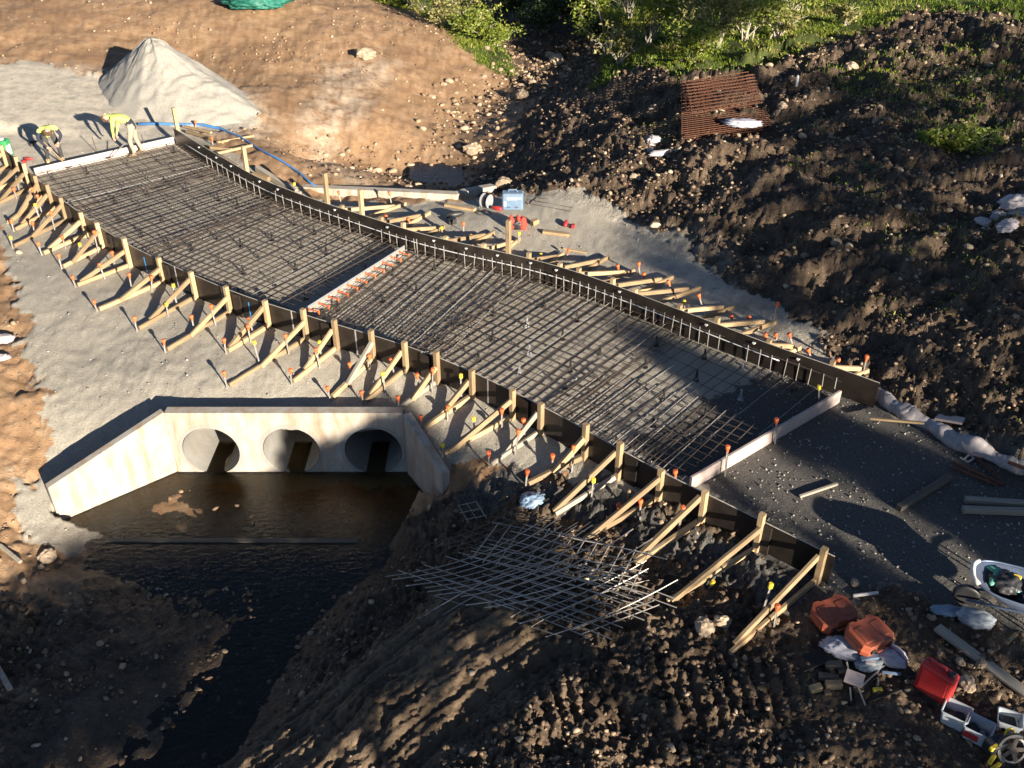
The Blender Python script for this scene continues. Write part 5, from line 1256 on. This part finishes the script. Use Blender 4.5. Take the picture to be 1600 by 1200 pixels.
o = beam('ply_offcut', Gt(1338, 1062, .06), Gt(1362, 1046, .06), .26, .02, M['form_ply']); tag(o, 'black ply square lying behind the little board stool', 'plywood')
OFF = [((1289, 1040), (1316, 1038), .09, .09, 'timber_dark', 'dark timber block farthest back in the offcut heap'), ((1309, 1047), (1321, 1046), .08, .08, 'timber_dark', 'small dark block in the middle of the offcut heap'), ((1279, 1056), (1310, 1061), .09, .08, 'timber_dark', 'dark slanted timber block behind the yellow blocks'),
       ((1290, 1070), (1315, 1070), .09, .10, 'timber', 'wide yellow timber block in the front of the offcut heap'), ((1266, 1078), (1283, 1073), .09, .09, 'timber', 'orange ended timber block leftmost in the offcut heap'), ((1288, 1082), (1298, 1081), .07, .05, 'timber', 'smallest timber block at the front of the offcut heap')]
for a, c, w_, h_, mt, lab in OFF:
    o = beam('timber_block', Gt(*a, h_/2), Gt(*c, h_/2), w_, h_, M[mt]); tag(o, lab, 'timber block', 'timber offcuts by the tool cases')
t = thing('board_stool', 'small square board propped on thin metal legs beside the timber offcuts', 'stand', Gt(1335, 1080)); b = MB()
c = Gt(1335, 1060, .24); rbox(b, c, (.23, .19, .035), .006, (rotz(R(-28)) @ Matrix.Rotation(R(12), 4, 'X')).to_3x3()); link('board', b.mesh('board', M['timber_pink']), t)
for a, e in (((1328, 1074), (1330, 1096)), ((1341, 1074), (1352, 1102)), ((1323, 1034), (1328, 1056)), ((1344, 1074), (1384, 1038))): bar(lift(*a, .2), lift(*e, .02), .012, t, BAR_L, 'leg')
o = beam('ply_strip', Gt(1354, 1096, .02), Gt(1410, 1076, .02), .05, .02, M['form_ply']); tag(o, 'dark ply strip lying in front of the board stool', 'plywood')
o = beam('ply_strip', Gt(1329, 1078, .03), Gt(1334, 1100, .02), .07, .02, M['form_ply']); tag(o, 'short dark ply strip lying under the board stool', 'plywood')
o = beam('spirit_level', Gt(1333, 931, .03), Gt(1372, 926, .03), .03, .05, M['white']); tag(o, 'white bar lying on the gravel behind the orange cases', 'level')
t = thing('hammer', 'long handled hammer lying beside the board stool', 'hammer', Gt(1370, 1070)); bar(Gt(1371, 1050, .06), Gt(1371, 1076, .03), .014, t, BAR_L, 'handle'); m = MB(); rbox(m, Gt(1371, 1078, .03), (.12, .05, .05), .008); link('head', m.mesh('head', M['yellow']), t)
o = bar(Gt(1378, 1050, .05), Gt(1407, 1053, .05), .022, None, BAR, 'blue_pipe'); o.data = o.data.copy(); o.data.materials[0] = M['case_blue']; tag(o, 'short blue pipe lying below the striped sack', 'pipe')
m = MB(); c = Gt(1420, 1050, .03); m.tube([c+Vector((.09*math.cos(a), .09*math.sin(a), .01*math.sin(3*a))) for a in np.linspace(0, 6.4, 22)], .008, 5); tag(link('cable_coil', m.mesh('cable_coil', M['black'])), 'small coil of black cable beside the striped sack', 'cable')
blob('plastic_scrap', 'blue grey plastic scrap lying in the mud above the loose mesh', 'plastic sheet', Gt(832, 786), (.42, .34, .22), M['bluetarp'], .35, 41, .3, 4, 3)

# ------------------------------------------------------------------ near road: timbers, geotextile sausage, rusty angle
o = beam('stake', Gt(1249, 776, .03), Gt(1308, 756, .03), .05, .045, M['timber_grey']); tag(o, 'pale timber stake lying on the gravel beyond the near stop board', 'stake')
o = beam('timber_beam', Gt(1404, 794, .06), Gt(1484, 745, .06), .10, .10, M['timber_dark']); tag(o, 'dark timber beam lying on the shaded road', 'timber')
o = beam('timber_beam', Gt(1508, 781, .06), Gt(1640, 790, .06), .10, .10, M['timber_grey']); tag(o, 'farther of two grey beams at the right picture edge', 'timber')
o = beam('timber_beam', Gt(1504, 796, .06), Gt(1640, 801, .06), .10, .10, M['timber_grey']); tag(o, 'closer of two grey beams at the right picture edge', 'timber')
o = beam('thin_timber', Gt(1360, 654, .14), Gt(1444, 661, .30), .05, .04, M['timber']); tag(o, 'narrow slat lying across the white fabric roll', 'timber')
o = beam('timber_plank', Gt(1464, 651, .05), Gt(1506, 658, .05), .22, .05, M['timber_pink']); tag(o, 'short pinkish plank lying on the mud right of the white fabric roll', 'plank')
def fabric_roll():
    px = [(1374, 618), (1392, 640), (1420, 658), (1452, 672), (1490, 693), (1530, 707), (1570, 725), (1640, 752)]
    pts = [Gt(a, b) for a, b in px]; L = along(pts); m = MB(); P = []; rr = []
    for s in np.linspace(0, L[-1], 150):
        q, tg = at(pts, L, s); r = .135+.018*math.sin(s*4.1)+.014*math.sin(s*9.7+1)-.03*max(0, math.sin(s*3.3))**12; r *= (1 if s > .25 else .6+1.6*s); P.append(Vector((q.x+.04*math.sin(s*2.3), q.y+.05*math.sin(s*1.7), gz(q.x, q.y)+r*.5))); rr.append(r)
    m.tube(P, rr, 18); o = link('fabric_roll', m.mesh('fabric_roll', M['geotextile'], True))
    me = o.data; co = np.array([v.co[:] for v in me.vertices]); co += (.045*np.stack([fbm(co[:, 0]+co[:, 2], co[:, 1]-co[:, 2], .16, 4, s) for s in (1, 2, 3)], -1))
    me.vertices.foreach_set('co', co.astype(np.float32).ravel()); me.update(); tag(o, 'long lumpy roll of dirty white fabric along the road edge', 'fabric roll')
fabric_roll()
t = thing('steel_angle', 'rust orange V shaped steel frame lying beside the white fabric roll', 'steel frame', Gt(1540, 740))
for a, c in (((1490, 722), (1568, 757)), ((1524, 712), (1569, 757)), ((1486, 730), (1558, 758))):
    link('angle_leg', beam_mesh('angle_leg', .05, .03, (Gt(*c, .05)-Gt(*a, .05)).length, M['rust']), t, frame_z(Gt(*a, .05), Gt(*c, .05)))
m = MB(); c0 = [Gt(a, b, .03) for a, b in ((1500, 715), (1512, 722), (1522, 716), (1514, 710), (1506, 718))]; m.tube(c0, .02, 6); tag(link('rope', m.mesh('rope', M['geotextile'])), 'short piece of pale rope by the rusty steel frame', 'rope')
bar_o = beam('thin_timber', Gt(1575, 722, .3), Gt(1640, 745, .3), .06, .04, M['rust']); tag(bar_o, 'brown slat lying on the white fabric roll at the picture edge', 'timber')

# ------------------------------------------------------------------ gravel pad behind the far form
t = thing('equipment_case', 'light blue equipment case with white labels standing on the gravel pad', 'case', Gt(801, 326)); b = MB(); c = Gt(801, 326); rbox(b, c+Vector((0, 0, .24)), (.56, .30, .46), .05); link('body', b.mesh('body', M['case_blue']), t)
b = MB(); b.tube([c+Vector(v) for v in ((-.12, 0, .46), (-.1, 0, .53), (.1, 0, .53), (.12, 0, .46))], .02, 6); link('handle', b.mesh('handle', M['case_blue']), t)
for x, z, s in ((-.02, .34, (.26, .006, .07)), (-.20, .20, (.06, .006, .13)), (.18, .35, (.1, .006, .03))):
    b = MB(); b.box(c+Vector((x, -.153, z)), s); link('label_plate', b.mesh('label_plate', M['white']), t)
for x in (-.1, .1):
    b = MB(); b.box(c+Vector((x, -.156, .10)), (.08, .014, .03)); link('latch', b.mesh('latch', M['steel_blue']), t)
t = thing('cable_reel', 'grey cable reel standing on the gravel left of the blue case', 'reel', Gt(760, 324)); c = Gt(760, 324)+Vector((0, 0, .19)); Mx = Matrix.Translation(c) @ rotz(R(60)) @ Matrix.Rotation(R(90), 4, 'X')
for z in (-.10, .10):
    b = MB(); b.lathe([(.05, z-.012), (.185, z-.012), (.19, z), (.185, z+.012), (.05, z+.012)], 18, Mx); link('flange', b.mesh('flange', M['galv']), t)
b = MB(); b.lathe([(.0, -.1), (.11, -.1), (.11, .1), (0, .1)], 16, Mx); link('cable', b.mesh('cable', M['black']), t)
m = MB(); c = Gt(757, 333, .015); m.tube([c+Vector((.19*math.cos(a), .13*math.sin(a), 0)) for a in np.linspace(0, 6.3, 20)], .011, 5); tag(link('cable_loop', m.mesh('cable_loop', M['black'])), 'thin black cable loop lying below the cable reel', 'cable')
def power_tool(px, rz, label, mat1='red', s=1.0):
    p = Gt(*px); t = thing('power_tool', label, 'power tool', p); b = MB(); b.lathe([(.0, -.16), (.05, -.15), (.055, 0), (.04, .10), (.02, .14), (0, .16)], 10, Matrix.Translation((0, 0, .07)) @ Matrix.Rotation(R(90), 4, 'Y')); q = link('motor', b.mesh('motor', M[mat1], True), t); q.location = (0, 0, 0)
    b = MB(); rbox(b, (-.10, -.10, .05), (.06, .18, .07), .015); q = link('grip', b.mesh('grip', M['black']), t); q.location = (0, 0, 0)
    b = MB(); rbox(b, (-.12, -.20, .05), (.13, .09, .09), .015); q = link('battery', b.mesh('battery', M[mat1]), t); q.location = (0, 0, 0)
    t.rotation_euler = (0, 0, rz); t.scale = (s, s, s); return t
power_tool((776, 329), R(150), 'small red power tool lying between the cable reel and the blue case')
power_tool((884, 352), R(80), 'small red cordless drill standing alone on the gravel pad')
power_tool((712, 341), R(20), 'black power tool lying near the braces left of the cable reel', 'black', 1.6)
power_tool((46, 251), R(10), 'red hand saw lying behind the far stop board beside the stooping worker', 'red', .8)
power_tool((53, 225), R(40), 'dark power tool with a red base on the gravel behind the stooping worker', 'black', .9)
t = thing('tool_bag', 'red and black upright tool bag on the gravel pad behind the far form', 'bag', Gt(808, 356))
blob('body', '', '', Gt(808, 356), (.46, .34, .36), M['black'], .2, 51, .2, 4, parent=t)
for i, (dx, dz, s) in enumerate(((-.15, .12, (.17, .26, .42)), (.14, .10, (.22, .24, .38)), (.03, .30, (.10, .16, .22)))): blob('flap', '', '', Gt(808, 356)+Vector((dx, -.05, dz-.1)), s, M['redcloth'], .2, 52+i, .2, 3, parent=t)
o = beam('timber_block', Gt(831, 349, .07), Gt(840, 345, .09), .13, .13, M['timber']); tag(o, 'small timber block standing on the gravel pad right of the red tool bag', 'timber block')
o = beam('timber_offcut', Gt(848, 362, .04), Gt(890, 367, .04), .13, .07, M['timber']); tag(o, 'short pale offcut lying on the gravel pad below the red drill', 'timber')
o = beam('timber_offcut', Gt(696, 320, .04), Gt(742, 328, .04), .13, .07, M['timber']); tag(o, 'long pale offcut lying on the gravel left of the cable reel', 'timber')
o = beam('thin_timber', Gt(880, 388, .02), Gt(916, 395, .02), .06, .03, M['timber']); tag(o, 'thin slat lying flat on the gravel pad above the braces', 'timber')
# timber at the far end behind the form
FT = [((402, 263), (462, 300), .14, .14, 'timber_grey', 'thick grey plank slanting down to the far headwall'), ((292, 205), (348, 222), .09, .08, 'timber', 'long pale timber along the form by the end post'), ((340, 222), (396, 212), .09, .06, 'timber', 'upper timber jutting right from the far end of the far form'), ((336, 240), (394, 227), .09, .07, 'timber', 'lower timber jutting right from the far end of the far form'),
      ((286, 197), (330, 207), .07, .06, 'timber', 'thin timber nearest the gravel heap behind the far form'), ((318, 229), (362, 234), .09, .08, 'timber', 'orange tinted timber between the two jutting timbers'), ((338, 240), (372, 260), .08, .06, 'timber', 'timber sole lying along the back of the form below the jutting timbers'), ((396, 272), (420, 280), .12, .12, 'timber', 'orange timber block at the foot of the upright post'), ((440, 296), (470, 302), .09, .09, 'timber_grey', 'grey timber block under the end of the thick grey plank')]
for a, c, w_, h_, mt, lab in FT:
    z = .05+h_/2; o = beam('timber', Gt(*a, z), Gt(*c, z), w_, h_, M[mt]); tag(o, lab, 'timber', 'timbers behind the far end of the far form')
peg_px((305, 191), (306, 199), 'orange capped peg beside the blue hose at the gravel heap foot'); peg_px((331, 216), (333, 226), 'orange capped peg among the timbers at the far end')
peg_px((383, 263), (386, 272), 'orange capped peg just left of the upright post by the grey plank')
def hose():
    px = [(216, 194), (250, 193), (278, 195), (300, 194), (318, 195), (334, 199), (344, 200), (358, 207), (372, 212), (385, 220), (400, 230), (418, 240), (436, 249), (452, 259), (468, 270), (482, 283), (496, 294)]
    pts = [Gt(a, b, .05) for a, b in px]; m = MB(); rr = [.045 if i < 7 else .03 for i in range(len(pts))]; m.tube(pts, rr, 6); o = link('blue_hose', m.mesh('blue_hose', M['blue'], True)); tag(o, 'blue layflat hose trailing from the gravel heap to the far headwall', 'hose')
hose()
t = thing('green_drum', 'green and white plastic drum at the left picture edge behind the form', 'drum', Gt(10, 245)); c = Gt(10, 245); b = MB(); rbox(b, c+Vector((0, 0, .26)), (.36, .34, .52), .06); link('body', b.mesh('body', M['green']), t)
b = MB(); b.lathe([(.07, 0), (.07, .06), (0, .06)], 10, Matrix.Translation(c+Vector((0, 0, .52)))); link('cap', b.mesh('cap', M['white']), t); b = MB(); rbox(b, c+Vector((.17, -.05, .24)), (.05, .22, .3), .02); link('side_label', b.mesh('side_label', M['white']), t)
blob('green_tarp', 'crumpled dark green tarpaulin at the top edge of the bare soil', 'tarpaulin', Gt(408, 6), (3.2, 2.6, .9), M['greentarp'], .3, 61, -.3, 5, 2.2)
# bags and litter on the banks
blob('plastic_bag', 'pale blue plastic bag lying on the lower rusty mesh', 'bag', Gt(1160, 196, .42), (1.15, .55, .22), M['bagwhite'], .25, 71, -.15, 4, 3)
t = thing('torn_bags', 'dirty white torn bags lying left of the rusty mesh', 'bags', Gt(1030, 236))
blob('bag', '', '', Gt(1022, 226), (.50, .40, .34), M['geotextile'], .3, 72, .4, 4, 2.6, parent=t); blob('bag', '', '', Gt(1036, 242), (.85, .28, .18), M['geotextile'], .3, 73, .3, 4, 2.6, parent=t); blob('bag', '', '', Gt(1016, 238), (.4, .2, .14), M['greytarp'], .3, 74, 1, 3, 2.6, parent=t)
o = beam('stick', Gt(1043, 246, .06), Gt(1064, 230, .06), .05, .05, M['palebark']); tag(o, 'pale stick lying between the torn bags and the rusty mesh', 'stick')
t = thing('white_rubble', 'heap of dirty white bags at the right picture edge on the mud bank', 'bags', Gt(1585, 350))
for i, (a, s) in enumerate((((1590, 332), (.9, .7, .5)), ((1572, 358), (.7, .35, .25)), ((1560, 345), (.5, .4, .25)), ((1538, 350), (.45, .3, .15)), ((1600, 352), (.9, .4, .4)))): blob('bag', '', '', Gt(*a), s, M['geotextile'], .28, 80+i, i*.7, 4, 2.4, parent=t)
t = Gt(1244, 135); m = MB(); m.lathe([(.05, 0), (.055, .3), (.03, .36), (0, .38)], 10, Matrix.Translation(t)); tag(link('marker_peg', m.mesh('marker_peg', M['white'])), 'small white marker standing in the shade right of the rusty mesh', 'marker')
blob('white_bag', 'torn white bag lying at the left picture edge on the bank', 'bag', Gt(3, 534), (.55, .30, .20), M['geotextile'], .25, 91, .2, 4)
blob('white_bag', 'pale torn bag at the left picture edge just below the other one', 'bag', Gt(2, 561), (.4, .2, .12), M['geotextile'], .25, 92, .2, 4)
o = beam('branch', Gt(0, 852, .04), Gt(32, 878, .05), .06, .05, M['palebark']); tag(o, 'pale broken branch lying on the soil at the left edge', 'branch')
o = beam('branch', Gt(-6, 1040, .05), Gt(16, 1078, .02), .08, .08, M['palebark']); tag(o, 'dim curved branch in the shade at the left picture edge', 'branch')
# rocks big enough to tell apart
RK = [((572, 92), .62, 'square tan boulder alone on the bare brown soil'), ((869, 100), .62, 'jagged tan boulder at the dark stream mouth'), ((860, 92), .45, 'pale boulder behind the jagged one at the stream mouth'), ((1218, 184), .42, 'flat tan rock right of the rusty mesh corner'), ((1221, 170), .28, 'smaller tan rock just above the flat one by the rusty mesh'), ((738, 240), .50, 'grey boulder beside the stream above the ditch'), ((815, 154), .48, 'flat tan slab beside the upper stream'), ((1329, 109), .38, 'rounded tan rock below the grass in shade'),
      ((75, 875), .26, 'large tan rock on the shadow edge at the lower left'), ((64, 888), .10, 'small tan rock beside the larger one at lower left'), ((157, 1007), .09, 'small white stone alone in the dark mud left of the creek'), ((1100, 985), .26, 'upright lump of mud below the second brace'), ((1128, 975), .20, 'broken lump of mud right of the upright one'), ((1335, 913), .12, 'tan stone beside the end of the near form'), ((1455, 967), .10, 'tan stone left of the folded blue sheet'), ((786, 292), .42, 'brown lump at the end of the far headwall wing'), ((1306, 383), .22, 'pale stone on the dark bank ridge'), ((30, 396), .12, 'small pale stone by the leftmost braces'), ((1510, 1072), .2, 'flat stone between the fuel can and the long plank'), ((1432, 1155), .08, 'small bright stone left of the clear tubs'), ((1532, 1040), .12, 'yellowish stone above the long plank'), ((1500, 1037), .11, 'pale stone right of the red fuel can')]
for i, (a, s, lab) in enumerate(RK):
    blob('rock', lab, 'rock', Gt(*a), (s*1.25, s, s*.85), M['rock'], .30, 100+i, i*1.3, 3, 1.6, smooth_=False)

STONE_LABELS = ('tan stone lying loose on the churned mud bank', 'pale stone lying in the rubble along the stream and ditch')
def loose_stones():
    ms = []
    v0, f0 = ico(2)
    for k in range(6):
        v = v0*(1+.30*fbm(v0[:, 0]*1.7+k*5, v0[:, 1]*1.7+v0[:, 2]*1.3, 1.0, 3, 40+k))[:, None]*np.array((1.2, .95, .72))
        me = bpy.data.meshes.new('stone'); me.from_pydata(v.tolist(), [], f0.tolist()); me.materials.append(M['rock']); me.update(); ms.append(me)
    wb = GR['mud']*smooth(-.3, .3, GR['z'])*smooth(16, 22, GR['Y'])*(1-GR['grass']); wr = smooth(-.4, -.9, GR['z'])*smooth(22, 25, GR['Y'])*smooth(48, 42, GR['Y'])*(1-GR['gravel'])
    for lab, grp, P_ in ((STONE_LABELS[0], 'loose stones on the mud bank', area_pick(wb, 90)), (STONE_LABELS[1], 'loose stones along the stream', area_pick(wr, 90))):
        for p in P_:
            s = random.uniform(.06, .13); o = link('stone', random.choice(ms), None, Matrix.Translation(Vector(p)+Vector((0, 0, s*.3))) @ Matrix.Rotation(random.uniform(-.5, .5), 4, 'X') @ rotz(random.uniform(0, 6.3)) @ Matrix.Diagonal((s, s*random.uniform(.7, 1), s, 1))); tag(o, lab, 'stone', grp)
loose_stones()
# ------------------------------------------------------------------ plants
def grass_blades(name, pts, h, mat, lean=.5):
    n = len(pts); a = rng.uniform(0, 2*math.pi, n); d = np.stack([np.cos(a), np.sin(a), np.zeros(n)], -1); H = h*rng.uniform(.45, 1.25, n); w = .008+.008*rng.random(n)+.02*h
    ln = rng.normal(0, lean, (n, 2)); b = pts.copy(); b[:, 2] -= .03
    s = d*w[:, None]; mid = b.copy(); mid[:, 2] += H*.6; mid[:, :2] += ln*H[:, None]*.35
    tip = b.copy(); tip[:, 2] += H*(1-.3*np.minimum(1, np.abs(ln).sum(1))); tip[:, :2] += ln*H[:, None]
    V = np.stack([b-s, b+s, mid+s*.8, mid-s*.8, tip], 1).reshape(-1, 3)
    q = (np.arange(n)*5)[:, None]; F = np.concatenate([q+np.array([[0, 1, 2]]), q+np.array([[0, 2, 3]]), q+np.array([[3, 2, 4]])], 1).reshape(-1, 3)
    me = bpy.data.meshes.new(name); me.vertices.add(len(V)); me.vertices.foreach_set('co', V.astype(np.float32).ravel()); me.loops.add(F.size); me.loops.foreach_set('vertex_index', F.ravel().astype(np.int32))
    me.polygons.add(len(F)); me.polygons.foreach_set('loop_start', np.arange(0, F.size, 3, dtype=np.int32))
    pn = np.clip(.5+.6*fbm(pts[:, 0], pts[:, 1], 1.4, 3, 95)+rng.normal(0, .17, n), 0, 1)
    at_ = me.attributes.new('rnd', 'FLOAT', 'POINT'); at_.data.foreach_set('value', np.repeat(pn, 5).astype(np.float32)); me.materials.append(mat); me.update(calc_edges=True)
    return stuff(link(name, me))
gm = GR['grass']*(1-GR['gravel'])*(.15+smooth(-.3, .25, fbm(GR['X'], GR['Y'], 1.2, 3, 96)))
P = area_pick(gm*smooth(.3, .8, GR['grass']), 70000); P = P[(P[:, 1] < 56)]
grass_blades('grass', P, .21, M['grass'], .8)
P = area_pick(gm*smooth(.1, .5, GR['grass'])*(1-smooth(.5, .9, GR['grass'])), 9000); grass_blades('short_grass', P, .16, M['grass'])
P = area_pick(GR['mud']*smooth(.4, .7, GR['z'])*smooth(.15, .4, fbm(GR['X'], GR['Y'], 1.6, 3, 98)), 4500); grass_blades('weeds', P, .10, M['grass'])

def shrub(px, w, h, label, leaf_='leaf', n=2600, bare=.25, size=.075, stems=9, lean=(0, 0), group='shrubs along the stream bank', dz=0.0, seed=0):
    p = Gt(*px); p.z += dz; t = thing('shrub', label, 'shrub', p, group); m = MB(); tips = []
    rs = random.Random(seed*7+int(px[0]))
    for k in range(stems):
        a = rs.uniform(0, 6.28); r = rs.uniform(.25, 1)*w/2; hh = h*rs.uniform(.6, 1.0)*(1-.35*(r/(w/2))**2)
        q = Vector((r*math.cos(a)+lean[0], r*math.sin(a)*.8+lean[1], hh)); mid = Vector((q.x*.45+rs.gauss(0, .08), q.y*.45, hh*.55))
        b0 = Vector((rs.gauss(0, .12), rs.gauss(0, .12), -.1)); m.tube([b0, mid*.5+Vector((0, 0, 0)), mid, q], [.035, .026, .018, .007], 5); tips += [q, mid.lerp(q, .5), mid]
        for j in range(4):
            s = mid.lerp(q, rs.uniform(0, .9)); e = s+Vector((rs.gauss(0, .35), rs.gauss(0, .3), rs.uniform(.0, .4)))*min(1, w/2.2); m.tube([s, s.lerp(e, .5)+Vector((0, 0, .03)), e], [.012, .009, .004], 4); tips.append(e)
    o = link('stem', m.mesh('stem', M['palebark']), t); o.location = (0, 0, 0)
    T = np.array([v[:] for v in tips]); k = rng.integers(0, len(T), n); L = T[k]+rng.normal(0, 1, (n, 3))*np.array([.17, .17, .13])*max(.7, w/2.4)
    cl = fbm(L[:, 0]*1.0+seed, L[:, 1]+L[:, 2]*1.3, .55, 2, seed+3); L = L[cl > np.quantile(cl, bare)]; L[:, 2] = np.maximum(L[:, 2], .02)
    rn = np.clip(.18+.35*fbm(L[:, 0]+3*seed, L[:, 1]+L[:, 2], .5, 2, seed+8), 0, .5)
    o = link('foliage', leaf_mesh('foliage', L, size, M[leaf_], .5, .55, rn), t); o.location = (0, 0, 0)
SH = [((690, 42), 3.4, 1.9, 'wide pale green shrub with bare twigs above the bare soil', 'leaf_dry', 3000, .35), ((740, 60), 2.6, 1.3, 'bright low shrub on the soil edge left of the dark stream', 'leaf', 2400, .2), ((775, 72), 2.0, .9, 'small bright bush nearest the dark stream on its left bank', 'leaf', 1600, .15), ((640, 10), 2.6, 1.2, 'leafy bush at the top edge above the bare soil', 'leaf', 1800, .2), ((590, -4), 2.4, 1.0, 'low green bush at the top edge right of the green tarpaulin', 'leaf', 1400, .2),
      ((950, 88), 3.0, 3.4, 'spindly pale shrub on the right bank of the dark stream', 'leaf', 2600, .4), ((968, 100), 2.0, 1.4, 'olive shrub at the corner of the mud bank beside the stream', 'leaf_dry', 2000, .35), ((1010, 74), 3.6, 3.6, 'tall leafy shrub behind the mud bank, left in the thicket', 'leaf', 4200, .25), ((1060, 66), 3.4, 3.0, 'dense green shrub in the middle of the thicket', 'leaf', 4000, .2), ((1080, 96), 2.6, 1.3, 'bright yellow green bush in front of the thicket above the rusty mesh', 'leaf', 2200, .1),
      ((1120, 76), 3.0, 2.4, 'twiggy olive shrub above the rusty mesh', 'leaf_dry', 3200, .35), ((1165, 62), 3.4, 2.7, 'branching shrub with grey limbs right in the thicket', 'leaf', 3600, .35), ((1215, 60), 2.2, 1.2, 'sparse olive shrub at the right end of the thicket', 'leaf_dry', 2200, .4), ((1240, 15), 3.2, 2.0, 'leafy shrub at the top edge right of the thicket', 'leaf', 2800, .3), ((1110, 5), 3.6, 2.6, 'tall shrub at the top edge behind the middle of the thicket', 'leaf', 3400, .25), ((985, 30), 3.8, 4.2, 'tall dense shrub at the top edge above the dark stream', 'leaf_dark', 3400, .15),
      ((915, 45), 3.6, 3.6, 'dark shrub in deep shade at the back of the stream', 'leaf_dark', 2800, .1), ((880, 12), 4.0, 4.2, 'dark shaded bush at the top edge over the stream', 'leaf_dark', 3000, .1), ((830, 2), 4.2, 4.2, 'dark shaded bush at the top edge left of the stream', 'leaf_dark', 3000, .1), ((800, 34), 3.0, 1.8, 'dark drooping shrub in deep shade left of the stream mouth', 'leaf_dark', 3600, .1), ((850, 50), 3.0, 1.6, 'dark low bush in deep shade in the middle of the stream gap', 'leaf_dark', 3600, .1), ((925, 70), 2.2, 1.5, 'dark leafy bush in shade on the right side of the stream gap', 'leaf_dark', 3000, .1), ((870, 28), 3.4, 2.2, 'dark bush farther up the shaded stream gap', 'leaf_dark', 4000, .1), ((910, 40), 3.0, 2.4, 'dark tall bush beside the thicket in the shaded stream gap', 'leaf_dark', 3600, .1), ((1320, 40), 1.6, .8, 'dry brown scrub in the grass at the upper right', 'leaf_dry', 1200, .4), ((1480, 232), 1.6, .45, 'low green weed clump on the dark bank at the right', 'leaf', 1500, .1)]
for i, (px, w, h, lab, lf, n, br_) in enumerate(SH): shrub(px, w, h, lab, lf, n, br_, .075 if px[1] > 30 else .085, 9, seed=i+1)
for o in list(bpy.data.objects):
    if '_loc' in o.keys(): del o['_loc']
